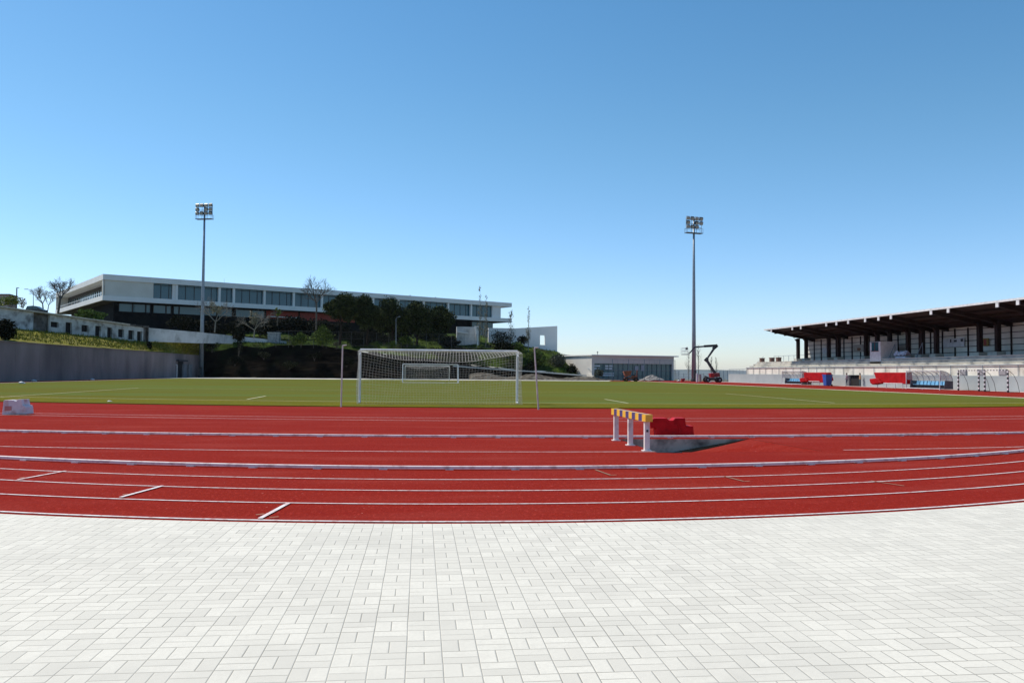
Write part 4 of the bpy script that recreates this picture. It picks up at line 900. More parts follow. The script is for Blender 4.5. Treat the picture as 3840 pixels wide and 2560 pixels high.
# rising tiers
nt_ = 3; t = MB()
for i in range(nt_):
    x0_ = XW+.7+i*(XC-.6-XW-1.6)/nt_; z0_ = zp+.09+(zcb-zp-.09)*(i+1)/nt_
    t.span(x0_, XB+.2, YN, YL-1.2*i, z0_-(zcb-zp-.09)/nt_+.001, z0_-.0)
t.build('tiers', M['tier'], gs)
t = MB(); 
for i in range(nt_):
    x0_ = XW+.65+i*(XC-.6-XW-1.6)/nt_; z0_ = zp+.09+(zcb-zp-.09)*(i+1)/nt_; t.span(x0_, x0_+.3, YN, YL-1.2*i-.05, z0_+.002, z0_+.06)
t.build('benches', M['stand_cream'], gs)
# roof
YR = onX(2868, 1240, XF)[1]; zr = onX(2868, 1236, XF)[2]; zr2 = onX(3822, 1113, XF)[2]; zrt = (zr+zr2)/2
zc_top = onX(2993, 1268, XC)[2]; slope = (zrt-.42-zc_top)/(XC-XF)
zu = lambda x: zrt-.42-(x-XF)*slope
t = MB(); t.hexa([(XF, YN, zrt-.20), (XB+.6, YN, zu(XB+.6)+.15), (XB+.6, YR, zu(XB+.6)+.15), (XF, YR, zrt-.20), (XF, YN, zrt-.03), (XB+.6, YN, zu(XB+.6)+.35), (XB+.6, YR, zu(XB+.6)+.35), (XF, YR, zrt-.03)]); rf = t.build('roof', M['stand_dark'], gs)
t = MB(); t.span(XF-.12, XF-.002, YN, YR+.1, zrt-.21, zrt); t.build('fascia', M['white_metal'], rf)
bi = [760, 717, 701, 657, 641, 623.4, 599.5, 582, 566.6, 522, 505, 462, 446, 402, 386, 342]
for v_ in bi:
    px = 1578+1e6/v_; y_ = onX(px, 1200, XF)[1]; t = MB()
    t.hexa([(XF+.0, y_-.16, zrt-.62), (XB+.5, y_-.16, zu(XB+.5)-.28), (XB+.5, y_+.16, zu(XB+.5)-.28), (XF, y_+.16, zrt-.62), (XF, y_-.16, zrt-.205), (XB+.5, y_-.16, zu(XB+.5)+.148), (XB+.5, y_+.16, zu(XB+.5)+.148), (XF, y_+.16, zrt-.205)]); bm_ = t.build('beam', M['beam'], rf)
    t = MB(); t.span(XF-.10, XF-.003, y_-.2, y_+.2, zrt-.66, zrt-.212); t.build('beam_end', M['white_metal'], bm_)
t = MB()
for x_ in (XF+1.6, XF+3.2, XF+4.8): t.hexa([(x_, YN, zu(x_)-.02), (x_+.14, YN, zu(x_)-.02), (x_+.14, YR, zu(x_)-.02), (x_, YR, zu(x_)-.02), (x_, YN, zu(x_)+.18), (x_+.14, YN, zu(x_)+.18), (x_+.14, YR, zu(x_)+.18), (x_, YR, zu(x_)+.18)])
t.build('purlins', M['beam'], rf)
ci = [706.7, 692, 653.6, 638, 598.8, 584, 568.5, 547, 531.6, 517, 477, 462, 423, 408, 369]
for v_ in ci:
    px = 1578+1e6/v_; y_ = onX(px, 1300, XC)[1]; zt2 = zu(XC)-.05; t = MB(); t.span(XC-.22, XC+.22, y_-.24, y_+.24, zcb+.5, zt2); c_ = t.build('column', M['stand_dark'], gs)
    t = MB(); t.hexa([(XC-.22, y_-.24, zt2-.5), (XC+.22, y_-.24, zt2-.5), (XC+.22, y_+.24, zt2-.5), (XC-.22, y_+.24, zt2-.5), (XC-.55, y_-.2, zu(XC-.55)-.25), (XC-.23, y_-.2, zu(XC)-.25), (XC-.23, y_+.2, zu(XC)-.25), (XC-.55, y_+.2, zu(XC-.55)-.25)]); t.build('bracket', M['beam'], c_)
    t = MB(); t.span(XC-.5, XC+.5, y_-.5, y_+.5, zcb+.003, zcb+.5); t.build('plinth', M['tier'], c_)
# back wall with its grid
YB0 = onX(3036, 1300, XB)[1]+.75
t = MB(); t.hexa([(XB, YN, zcb-.2), (XB+.2, YN, zcb-.2), (XB+.2, YB0, zcb-.2), (XB, YB0, zcb-.2), (XB, YN, zu(XB)+.1), (XB+.2, YN, zu(XB+.2)+.1), (XB+.2, YB0, zu(XB+.2)+.1), (XB, YB0, zu(XB)+.1)]); bw = t.build('back_wall', M['panel'], gs)
t = MB(); y_ = YB0-.1
while y_ > YN: t.span(XB-.12, XB-.001, y_-.075, y_+.075, zcb, zu(XB)); y_ -= 2.35
for i in range(1, 6): z_ = zcb+i*(zu(XB)-zcb)/5.3; t.span(XB-.08, XB-.002, YN, YB0, z_-.032, z_+.032)
t.build('grid_frame', M['beam'], bw)
# commentary box
ya, yb = onX(3262, 1300, XC-1.9)[1], onX(3302, 1300, XC-1.9)[1]; zb1 = onX(3300, 1280, XC-1.9)[2]; zb0 = zp+.3; y0_, y1_ = min(ya, yb), max(ya, yb)
cbx = MB(); cbx.span(XC-1.9, XC+.4, y0_, y1_, zb0, zb1); cb_ = cbx.build('commentary_box', M['white_metal'], gs)
zz0 = zb0+(zb1-zb0)*.60; t = MB(); t.span(XC-1.93, XC-1.901, y0_+.5, y1_-.45, zz0, zb1-.12); t.build('window', M['glass'], cb_)
t = MB()
for z_ in (zz0-.05, zb1-.12): t.span(XC-1.98, XC-1.94, y0_+.4, y1_-.35, z_, z_+.08)
t.span(XC-1.98, XC-1.94, (y0_+y1_)/2-.04, (y0_+y1_)/2+.04, zz0, zb1-.12); t.build('frame', plain('maroon_frame', (.10, .02, .03), .5), cb_)
# stair rails each side of the box and the railing on the parapet
for yy in (y0_-.6, y0_-6.5):
    t = MB(); a = np.array([XW+1.2, yy, zp+.25]); b = np.array([XC-.3, yy, zcb+1.9]); t.tube([a, b], .04, 6); t.tube([a-[0, 0, .2], a], .04, 5); t.tube([b-[0, 0, 1.4], b], .04, 5); t.tube([(a+b)/2-[0, 0, 1.2], (a+b)/2], .035, 5); t.build('stair_rail', M['steel'], gs)
t = MB(); y_ = YN; zr_ = zp+.12
while y_ < YL: t.tube([(XW+.05, y_, zg), (XW+.05, y_, zr_)], .035, 5); y_ += 2.6
t.tube([(XW+.05, YN, zr_), (XW+.05, YL, zr_)], .05, 6); t.build('front_railing', M['steel'], gs)
t = MB(); zz = onX(2797, 1384, XW)[2]; y_ = YL
while y_ <= YW: t.tube([(XW+.1, y_, zg), (XW+.1, y_, zz)], .035, 5); y_ += 1.6
t.tube([(XW+.1, YL, zz), (XW+.1, YW, zz)], .04, 5); t.tube([(XW+.1, YL, (zz+zg)/2), (XW+.1, YW, (zz+zg)/2)], .03, 5)
a = np.array([XW+1.2, YL+1, zz]); b = np.array([XC, YL-1.2, zcb+1.1]); t.tube([a, b], .035, 5)
y_ = YL-1.4
while y_ > onX(3020, 1340, XB)[1]: t.tube([(XB, y_, zcb), (XB, y_, zcb+1.15)], .035, 5); y_ -= 2.
t.tube([(XB, YL-1.4, zcb+1.15), (XB, onX(3030, 1340, XB)[1], zcb+1.15)], .035, 5); t.build('end_railing', M['steel'], gs)
# small brown boxes on the open tiers
for i, (px, lab) in enumerate(((2860, 'brown box on the open upper tier, farthest from the columns'), (2897, 'brown box in the middle of the open upper tier'), (2922, 'brown box on the open upper tier nearest the columns'))):
    p = onX(px, 1360, XC-.7); y_ = p[1]; zb = zcb+.07; t = MB(); t.span(XC-1.1, XC-.5, y_-.4, y_+.4, zb, zb+.62); t.span(XC-1.16, XC-.44, y_-.46, y_+.46, zb+.621, zb+.72); t.span(XC-1.13, XC-1.101, y_-.3, y_+.3, zb+.1, zb+.5)
    tag(t.build('wooden_box', plain('brown_wood', (.14, .07, .05), .8)), lab, 'box', 'brown boxes on the open tiers')
# posters and banners on the back wall (flat, fixed a little in front of the frame)
def poster(pa, pb, ytop, ybot, label, cat, mat, name='banner', extras=()):
    a, b = onX(pa, ytop, XB-.16), onX(pb, ybot, XB-.16); zt_, zb_ = a[2], onX(pa, ybot, XB-.16)[2]; y0, y1 = sorted((a[1], b[1]))
    o = thing(name, label, cat, (XB-.16, (y0+y1)/2, zb_)); t = MB(); t.span(XB-.20, XB-.15, y0, y1, zb_, zt_); t.build('sheet', mat, o)
    for f0, f1, g0, g1, mm in extras:
        t = MB(); t.span(XB-.212, XB-.201, y1-(y1-y0)*f1, y1-(y1-y0)*f0, zb_+(zt_-zb_)*g0, zb_+(zt_-zb_)*g1); t.build('printed_mark', mm, o)
    return o
wsheet = plain('banner_white', (.50, .50, .52), .7)
poster(3538, 3617, 1271, 1303, 'white banner with small black marks hung on the grandstand back wall', 'banner', wsheet, extras=((.34, .40, .55, .92, M['stand_dark']), (.52, .66, .58, .82, M['black']), (.84, .95, .58, .90, M['black'])))
poster(3684, 3708, 1269, 1297, 'yellow and red poster on the back wall between two columns', 'poster', plain('poster_ochre', (.22, .14, .02), .7), 'poster', extras=((.25, .7, .1, .85, plain('poster_red', (.25, .03, .02), .7)),))
poster(3201, 3238, 1293, 1320, 'greyish poster with a brown figure on the back wall left of the commentary box', 'poster', plain('poster_grey', (.30, .28, .25), .7), 'poster', extras=((.40, .75, .15, .55, plain('poster_brown', (.16, .07, .03), .7)),))
poster(3085, 3110, 1303, 1325, 'pale notice sheet on the back wall near the sunlit end', 'notice', wsheet, 'notice')
t = MB(); p = onX(3372, 1336, XC-1.4); R = np.random.default_rng(3); zz = onX(3372, 1313, XC-1.4)[2]
ya, yb = onX(3350, 1330, XC-1.4)[1], onX(3396, 1330, XC-1.4)[1]
nx_ = 12; V = [(XC-1.4+.9*i/6*(.8+.2*math.sin(j)), yb+(ya-yb)*j/nx_, p[2]-.1+(zz-p[2]+.1)*math.sin(math.pi*(.12+.76*i/6))*(.75+.25*math.sin(j*1.7+i))) for i in range(7) for j in range(nx_+1)]
t.add(V, [(i*(nx_+1)+j, i*(nx_+1)+j+1, (i+1)*(nx_+1)+j+1, (i+1)*(nx_+1)+j) for i in range(6) for j in range(nx_)]); t.span(XC-1.3, XC-.6, yb+.2, ya-.2, zp+.1, p[2]); tag(t.build('tarpaulin', plain('pale_tarp', (.50, .52, .60), .7)), 'crumpled pale tarpaulin heaped on the tiers right of the commentary box', 'tarpaulin')

# ---- dugouts
def dugout(pf, pn, xf, label):
    ya, yb = onX(pf[0], pf[1], xf)[1], onX(pn[0], pn[1], xf)[1]; y0, y1 = min(ya, yb), max(ya, yb); H = 2.0; D = 1.5
    o = thing('dugout', label, 'dugout', (xf, (y0+y1)/2, 0), 'clear curved dugouts by the grandstand')
    cur = [(xf+.05, H), (xf+.45, H-.02), (xf+.85, H-.15), (xf+1.2, H-.45), (xf+1.38, H-.85), (xf+1.45, 1.0)]
    cur = [(xf+.05, H-.0)]+[(xf+.05+(D-.1)*math.sin(a), .95+(H-.95)*math.cos(a)) for a in np.linspace(.25, math.pi/2, 7)]
    k = 7
    for i in range(k): y_ = y0+(y1-y0)*i/(k-1); t = MB(); t.tube([(x, y_, z) for x, z in cur]+[(xf+D-.05, y_, .15)], .03, 5, cap=False); t.build('rib', M['steel'], o)
    t = MB(); n_ = len(cur); t.add([(x, y, z) for y in (y0, y1) for x, z in cur], [(i, i+1, n_+i+1, n_+i) for i in range(n_-1)]); t.build('canopy', M['clear'], o)
    t = MB()
    for y_ in (y0-.02, y1+.02):
        t = MB(); t.prism([(xf+.55, y_, 1.0)]+[(x, y_, z) for x, z in cur if z < 1.02]+[(xf+D-.05, y_, .12), (xf+.45, y_, .12)], (0, .03 if y_ > y0 else -.03, 0)); t.build('end_panel', plain('grey_end_panel', (.10, .115, .13), .5), o)
        t = MB(); t.prism([(xf+.05, y_, 1.02)]+[(x, y_, z) for x, z in cur if z > 1.02]+[(xf+D-.06, y_, 1.02)], (0, .02 if y_ > y0 else -.02, 0)); t.build('end_glazing', M['clear'], o)
    t = MB(); t.span(xf+D-.1, xf+D-.04, y0, y1, .12, .93); t.build('back_panel', plain('grey_panel', (.10, .115, .13), .6), o)
    t = MB(); t.tube([(xf, y0, .12), (xf, y1, .12)], .05, 6)
    for y_ in (y0, (y0+y1)/2, y1): t.tube([(xf, y_, 0), (xf, y_, .12)], .05, 6); t.tube([(xf, y_, .12), (xf+D, y_, .12)], .04, 5)
    for y_ in (y0, y1): t.tube([(xf, y_, .1), (xf+.05, y_, H)], .04, 6)
    t.tube([(xf+.05, y0, H), (xf+.05, y1, H)], .035, 6); t.build('frame', M['white_metal'], o)
    k = 9
    for i in range(k):
        y_ = y0+(y1-y0)*(i+.5)/k; t = MB(); hw = (y1-y0)/k*.40; t.span(xf+.75, xf+1.2, y_-hw, y_+hw, .50, .56); t.hexa([(xf+1.15, y_-hw, .55), (xf+1.22, y_-hw, .55), (xf+1.22, y_+hw, .55), (xf+1.15, y_+hw, .55), (xf+1.25, y_-hw, .92), (xf+1.31, y_-hw, .92), (xf+1.31, y_+hw, .92), (xf+1.25, y_+hw, .92)]); t.build('seat', M['seat_blue'], o)
    t = MB(); t.span(xf+.85, xf+1.1, y0+.1, y1-.1, .15, .49); t.build('seat_base', M['black'], o)
    return o
dugout((3398, 1451), (3524, 1456), 53.4, 'clear curved dugout with pale blue seats at the right, nearer one')
dugout((2932, 1441), (3006, 1443), 54.3, 'clear curved dugout with pale blue seats farther left beside the blue bin')
# ---- red mat covers on pale legs
def mat_hood(prof, lump, legs, X, base_y, label):
    p = [onX(x, y, X) for x, y in prof]; o = thing('mat_cover', label, 'mat', (X, p[0][1], 0), 'red mats between the dugouts')
    t = MB(); t.prism(p, (.8, 0, 0)); t.build('cover', M['red_mat'], o, bevel=.06)
    q = [onX(x, y, X-.5) for x, y in lump]; t = MB(); t.prism(q, (.9, 0, 0)); t.build('folded_flap', M['red_mat'], o, bevel=.10)
    for x in legs:
        g_ = onX(x, base_y-8, X); t = MB(); t.tube([(X-.1, g_[1], 0), (X-.1, g_[1], .55)], .04, 6); t.build('leg', M['white_metal'], o)
    a, b = onX(legs[0], base_y-8, X), onX(legs[-1], base_y-8, X); t = MB(); t.bar((X-.1, a[1], .58), (X-.1, b[1], .58), .10, .08); t.build('frame', M['white_metal'], o); return o
mat_hood([(3276, 1396), (3396, 1396), (3398, 1440), (3300, 1438), (3284, 1420)], [(3259, 1420), (3290, 1417), (3303, 1436), (3270, 1442), (3262, 1436)], [3294, 3327, 3360, 3388], 53.9, 1452, 'red padded mat cover on pale legs left of the nearer dugout')
t = MB(); y_ = onX(3397, 1440, 53.7)[1]; t.bar((53.7, y_-.1, .1), (53.7, y_-.1, 2.05), .07, .07); tag(t.build('white_post', M['white_metal']), 'white upright post at the right side of the nearer red mat', 'post')
mat_hood([(3011, 1396), (3097, 1396), (3106, 1425), (3092, 1434), (3020, 1434)], [(2996, 1418), (3018, 1414), (3024, 1430), (3000, 1433)], [3010, 3030, 3050, 3075], 54.6, 1443, 'red padded mat cover on pale legs between the farther dugout and the bin')
def bin_(px, py, label):
    p = onX(px, py, 54.2); p[2] = 0.; o = thing('wheelie_bin', label, 'bin', p); t = MB()
    t.hexa([p+np.array([a*s, b*s, z]) for z, s in ((.08, .36), (1.45, .46)) for a, b in ((-1, -1.1), (1, -1.1), (1, 1.1), (-1, 1.1))]); t.build('body', M['blue'], o)
    t = MB(); t.box(p+np.array([0, 0, 1.5]), (1.0, 1.1, .09)); t.build('lid', M['blue'], o)
    for s in (-1, 1): t = MB(); q = p+np.array([.4, s*.4, .12]); t.tube([q-np.array([0, .05, 0]), q+np.array([0, .05, 0])], .12, 10); t.build('wheel', M['rubber'], o)
bin_(3103, 1447.5, 'blue wheelie bin standing at the right end of the farther red mat')
# ---- handball goals with striped posts
def handball(pa, pb, yb, X, label):
    a, b = on(pa, yb), on(pb, yb+2); a = onX(pa, yb, X); b = onX(pb, yb+2, X); a[2] = b[2] = 0; H = 2.0
    o = thing('handball_goal', label, 'goal', (a+b)/2, 'striped handball goals against the grandstand wall')
    for q in (a, b):
        t = MB()
        for i in range(10): t.span(q[0]-.06, q[0]+.06, q[1]-.06, q[1]+.06, H*i/10, H*(i+1)/10-.001, i % 2)
        t.build('post', [M['black'], M['white_metal']], o)
        t = MB(); t.tube([(q[0]+.1, q[1], H), (q[0]+.55, q[1]-.02, H-.35), (q[0]+.95, q[1], H*.45), (q[0]+1.15, q[1], 0)], .02, 5); t.build('net_hoop', M['black'], o)
    t = MB(); n_ = 15
    for i in range(n_):
        f0, f1 = i/n_, (i+1)/n_; y0, y1 = a[1]+(b[1]-a[1])*f0, a[1]+(b[1]-a[1])*f1; t.span(X-.06, X+.06, min(y0, y1), max(y0, y1), H+.001, H+.08, i % 2)
    t.build('crossbar', [M['black'], M['white_metal']], o)
    t = MB(); t.tube([(X, a[1], .03), (X+1.15, a[1], .03), (X+1.15, b[1], .03), (X, b[1], .03)], .025, 5); t.build('ground_bar', M['black'], o)
handball(3594, 3671, 1458, 54.4, 'black and white striped handball goal on the left of the pair at the right edge')
handball(3693, 3780, 1462, 53.6, 'black and white striped handball goal nearest the right edge')
for px, lab in ((3612, 'grey notice board on the parapet behind the left handball goal'), (3679, 'grey notice board on the parapet between the two handball goals'), (3760, 'grey notice board on the parapet behind the right handball goal')):
    p = onX(px, 1397, XW+.1); t = MB(); t.span(XW+.06, XW+.13, p[1]-.55, p[1]+.55, p[2]-.3, p[2]+.35); t.span(XW+.03, XW+.059, p[1]-.47, p[1]+.47, p[2]-.22, p[2]+.27); tag(t.build('notice_board', plain('board_grey', (.28, .26, .27), .7)), lab, 'board', 'small boards on the parapet')

# ---- people at the gateway
def person(px, py, hpx, X, label, top, legs, face, seed=0, facing=0):
    g_ = onX(px, py, X); g_[2] = 0.02; H = 1.72; o = thing('person', label, 'person', g_); C, Sn = math.cos(facing), math.sin(facing)
    J = {'pel': (0, 0, .92), 'chest': (0, .01, 1.25), 'neck': (0, .0, 1.46), 'head': (.02, 0, 1.60), 'crown': (.02, 0, 1.68),
         'hl': (0, .10, .88), 'kl': (.03, .12, .48), 'al': (-.01, .13, .07), 'tl': (.14, .14, .03), 'hr': (0, -.10, .88), 'kr': (.05, -.12, .48), 'ar': (.03, -.13, .07), 'tr': (.18, -.14, .03),
         'sl': (0, .18, 1.40), 'el': (-.02, .25, 1.12), 'wl': (.10, .23, .88), 'fl': (.13, .22, .80), 'sr': (0, -.18, 1.40), 'er': (-.02, -.25, 1.12), 'wr': (.12, -.22, .90), 'fr': (.15, -.21, .82)}
    rad = dict(pel=.15, chest=.15, neck=.055, head=.095, crown=.07, hl=.09, kl=.06, al=.042, tl=.035, hr=.09, kr=.06, ar=.042, tr=.035, sl=.06, el=.042, wl=.03, fl=.035, sr=.06, er=.042, wr=.03, fr=.035)
    E_ = [('pel', 'chest'), ('chest', 'neck'), ('neck', 'head'), ('head', 'crown'), ('pel', 'hl'), ('hl', 'kl'), ('kl', 'al'), ('al', 'tl'), ('pel', 'hr'), ('hr', 'kr'), ('kr', 'ar'), ('ar', 'tr'), ('chest', 'sl'), ('sl', 'el'), ('el', 'wl'), ('wl', 'fl'), ('chest', 'sr'), ('sr', 'er'), ('er', 'wr'), ('wr', 'fr')]
    ks = list(J); me = bpy.data.meshes.new('body'); me.from_pydata([(g_[0]+C*J[k][0]-Sn*J[k][1], g_[1]+Sn*J[k][0]+C*J[k][1], g_[2]+J[k][2]) for k in ks], [(ks.index(a), ks.index(b)) for a, b in E_], [])
    ob = bpy.data.objects.new('body', me); COL.objects.link(ob); ob.parent = o; ob.location = -o.location
    sk = ob.modifiers.new('skin', 'SKIN'); lay = me.skin_vertices[0] if me.skin_vertices else None
    if lay is None:
        bm = bmesh.new(); bm.from_mesh(me); bm.verts.layers.skin.verify(); bm.to_mesh(me); bm.free(); lay = me.skin_vertices[0]
    for i, k in enumerate(ks): lay.data[i].radius = (rad[k], rad[k]); lay.data[i].use_root = (k == 'pel')
    sub = ob.modifiers.new('sub', 'SUBSURF'); sub.levels = 2; sub.render_levels = 2
    mm, n, p = newmat('clothes_and_skin_'+str(seed)); v = coords(n); s = node(n, 'ShaderNodeSeparateXYZ'); n.links.new(v, s.inputs[0])
    z = s.outputs[2]; col = mixc(n, math_(n, 'GREATER_THAN', z, .95), legs, top); col = mixc(n, math_(n, 'GREATER_THAN', z, 1.47), col, face); col = mixc(n, math_(n, 'LESS_THAN', z, .09), col, (.03, .03, .03)); n.links.new(col, p.inputs['Base Color']); p.inputs['Roughness'].default_value = .85; me.materials.append(mm)
    t = MB(); hx = (g_[0]+C*.0, g_[1]+Sn*.0, g_[2]+1.66); t.ball((hx[0]+.03*C, hx[1]+.03*Sn, hx[2]), (.115, .11, .105)); t.build('hair', M['black'], o, smooth=True)
person(3176, 1447, 49, 56.6, 'person with dark hair in a mauve top and dark trousers left of the black gateway', (.20, .14, .17), (.03, .03, .06), (.36, .22, .16), 1, RAD(180))
person(3226, 1448, 43, 57.1, 'person with dark hair in an orange top at the right side of the black gateway', (.52, .30, .15), (.05, .09, .10), (.36, .22, .16), 2, RAD(150))

# ================================================================== SPORTS HALL AND SURROUNDINGS
ha, hb = at(2219, 1426, 174), at(2527, 1427, 182); ha[2] = hb[2] = 0; hd = hb-ha; HLn = np.linalg.norm(hd); hd /= HLn; hn = np.array([-hd[1], hd[0], 0])
def HP(px, py, off=0.): q = onP(px, py, ha+hn*off, hn); return float(np.dot(q-ha, hd)), float(q[2])
def hbox(b, s0, s1, o0, o1, z0, z1, m=0): b.hexa([ha+hd*s+hn*o+np.array([0, 0, z]) for z in (z0, z1) for s, o in ((s0, o0), (s1, o0), (s1, o1), (s0, o1))], m)
hall = thing('sports_hall', 'low pale sports hall with a long teal glass front and thin flat roof', 'building', ha+hd*HLn/2)
ztop = (HP(2225, 1333)[1]+HP(2520, 1338)[1])/2; zgl = (HP(2240, 1361)[1]+HP(2500, 1366)[1])/2
t = MB(); hbox(t, 0, HLn, 0, 16, zgl, ztop); hbox(t, 0, .6, 0, 16, -.1, zgl-.001); hbox(t, HLn-.5, HLn, 0, 16, -.1, zgl-.001); t.build('wall', M['hall_white'], hall)
t = MB(); hbox(t, -.3, HLn+.9, -.5, 16.5, ztop+.002, ztop+.22); t.build('roof', M['school'], hall)
t = MB(); hbox(t, .6, HLn-.5, .5, .56, 0, zgl-.002); gw = t.build('glass_front', M['glass_teal'], hall)
t = MB()
for i in range(17): s = .6+(HLn-1.1)*i/16; hbox(t, s-.05, s+.05, .40, .499, 0, zgl-.003)
for z_ in (1.0, 2.1): hbox(t, .6, HLn-.5, .41, .498, z_-.05, z_+.05)
t.build('frame', plain('teal_frame', (.05, .10, .115), .5), gw)
for pa, pb, y0, y1 in ((2225, 2250, 1369, 1374), (2225, 2246, 1379, 1385), (2269, 2281, 1369, 1375), (2284, 2298, 1369, 1375), (2269, 2281, 1379, 1384), (2284, 2297, 1379, 1385), (2403, 2416, 1368, 1390), (2258, 2302, 1398, 1401), (2258, 2302, 1405, 1409), (2380, 2394, 1372, 1388)):
    s0, z0 = HP(pa, y1, .39); s1_, z1 = HP(pb, y0, .39); t = MB(); hbox(t, s0, s1_, .36, .395, z0, z1); t.build('pane_reflection', plain('pane_reflection', (.50, .58, .62), .3) if y0 > 1368 and pa < 2300 else M['steel'], gw)  # reflections in the glass painted as pale panels
la, lb = at(2219, 1329, 174.6), at(2112, 1329, 196); t = MB(); t.prism([(la[0], la[1], 0), (lb[0], lb[1], 0), (lb[0], lb[1], lb[2]), (la[0], la[1], ztop)], (.5, .5, 0)); t.build('side_wall', M['hall_white'], hall)
t = MB(); s, z = HP(2267, 1330); p = ha+hd*s+hn*3; t.tube([p+[0, 0, ztop+.2], p+[0, 0, ztop+1.0]], .06, 5); t.box(p+np.array([0, 0, ztop+.8]), (.3, .3, .15)); t.build('roof_vent', M['steel_dark'], hall)
# stair with rail coming down the slope
st = thing('outdoor_stair', 'pale concrete stair with handrail coming down beside the sports hall', 'stair', at(2190, 1425, 176))
t = MB(); P_ = [at(2150, 1366, 186), at(2222, 1410, 172), at(2222, 1427, 172), at(2185, 1427, 176), at(2150, 1400, 186)]; t.prism(P_, (.8, 1.2, 0)); t.build('stringer', M['concrete_pale'], st)
t = MB(); pr = []
for px, py, d in ((2150, 1364, 186), (2169, 1377, 182.5), (2191, 1390, 178.2), (2222, 1409, 172.2)):
    a = at(px, py+2, d); t.tube([a, a+np.array([0, 0, 1.1])], .04, 5); pr.append(a+np.array([0, 0, 1.1]))
t.tube(pr, .04, 5); t.build('handrail', M['steel'], st)
# low brown mound and rubble at the foot
t = MB(); R = np.random.default_rng(5); nu_, nv__ = 60, 8; V = []
for i in range(nu_):
    px = 1760+(2330-1760)*i/(nu_-1); hh = (.7+.3*math.sin(i*.31))*min(1, (nu_-i)/14)*(1.5-.9*i/nu_)
    for j in range(nv__):
        f = j/(nv__-1); p = at(px, 1420, 166+6*f); V.append((p[0], p[1], max(-.05, hh*math.sin(math.pi*min(1, f*1.0)*.5+0)*1.0*(f > 0)+R.normal(0, .09)*(f > 0))))
t.add(V, [(i*nv__+j, (i+1)*nv__+j, (i+1)*nv__+j+1, i*nv__+j+1) for i in range(nu_-1) for j in range(nv__-1)]); struct('earth_mound', t, stuff_mat('brown_earth', (.035, .026, .016), (.085, .064, .042), .9, .95, c=(.12, .11, .085), scale2=.7, bump=.5))
t = MB(); a = [at(1700, 1372, 176.5), at(1850, 1383, 176), at(2000, 1393, 175.5), at(2200, 1408, 174)]
for p, q in zip(a, a[1:]): t.bar(p, q, .9, .25)
struct('footpath', t, M['concrete_pale'])
gp = thing('gravel_heap', 'heap of pale grey gravel right of the orange dumper', 'heap', on(2440, 1428)); c = on(2445, 1428); V = []; R = np.random.default_rng(8)
for j in range(7):
    for i in range(18): a = i/18*6.283; r_ = 2.6*(1-j/6.2)*(1+.12*R.normal()); V.append((c[0]+r_*math.cos(a), c[1]+r_*.8*math.sin(a), 1.25*(j/6)**.85+R.normal(0, .04)))
t = MB(); t.add(V, [(j*18+i, j*18+(i+1) % 18, (j+1)*18+(i+1) % 18, (j+1)*18+i) for j in range(6) for i in range(18)]+[tuple(range(108, 126))]); t.build('gravel', stuff_mat('gravel', (.17, .155, .14), (.28, .26, .24), 6, .95, bump=.5), gp)
# mesh fences by the hall and by the stand
def panel_fence(p0, p1, H, label, n_, mat='steel', bars=5, dense=9):
    p0 = np.array(p0); p1 = np.array(p1); o = thing('mesh_fence', label, 'fence', (p0+p1)/2)
    for i in range(n_+1): q = p0+(p1-p0)*i/n_; t = MB(); t.tube([q, q+[0, 0, H+.1]], .05, 6); t.build('post', M[mat], o)
    t = MB()
    for z_ in np.linspace(.1, H, bars): t.tube([p0+[0, 0, z_], p1+[0, 0, z_]], .022, 4, cap=False)
    for i in range(n_*dense+1): q = p0+(p1-p0)*i/(n_*dense); t.tube([q+[0, 0, .1], q+[0, 0, H]], .012, 3, cap=False)
    t.build('mesh_panel', M[mat], o); return o
M['fence_blue'] = plain('blue_grey_fence', (.09, .15, .19), .5)
panel_fence(on(2296, 1428.5), on(2531, 1429), 4.1, 'very tall thin mesh fence with lamps before the hall glass', 4, 'fence_blue', 3, 3)
panel_fence(on(2531, 1429), on(2546, 1429), 2.0, 'short blue grey fence panel at the right corner of the hall', 1, 'fence_blue', 5, 7)
panel_fence(on(2546, 1428), on(2698, 1431), 1.5, 'low thin wire fence behind the boom lift', 8, 'fence_blue', 3, 4)
panel_fence(on(2699, 1431), on(2729, 1432), 2.0, 'blue grey mesh gate panel at the left end of the grandstand wall', 2, 'fence_blue', 6, 8)
# white sleeve and drum by the right mast
p = on(2614, 1432); t = MB(); t.tube([p, p+np.array([0, 0, 1.55])], .2, 12); t.tube([p+np.array([0, 0, 1.551]), p+np.array([0, 0, 1.62])], .12, 10); tag(t.build('white_bollard', M['white_metal']), 'stout white post right of the right floodlight mast', 'post')
p = on(2625, 1431); o = thing('concrete_drum', 'beige concrete drum next to the stout white post', 'drum', p); t = MB(); t.tube([p, p+np.array([0, 0, 1.3])], .27, 14); t.build('drum', plain('beige_drum', (.36, .32, .28), .85), o); t = MB(); t.tube([p+np.array([0, 0, 1.301]), p+np.array([0, 0, 1.42])], .32, 14); t.build('rim', M['steel'], o)
p = on(2560, 1430); t = MB(); t.box(p+np.array([0, 0, .25]), (.55, .4, .5)); t.box(p+np.array([.28, 0, .42]), (.3, .36, .34)); t.box(p+np.array([0, 0, .53]), (.66, .46, .05)); tag(t.build('red_crate', M['lift_red']), 'small red crate left of the right floodlight mast', 'crate')
p = on(2545, 1430); t = MB(); t.ball(p+np.array([0, 0, .15]), (.2, .2, .16)); t.box(p+np.array([0, .1, .05]), (.55, .3, .1)); tag(t.build('white_sack', M['white_metal']), 'small white sack on the ground left of the red crate', 'sack')
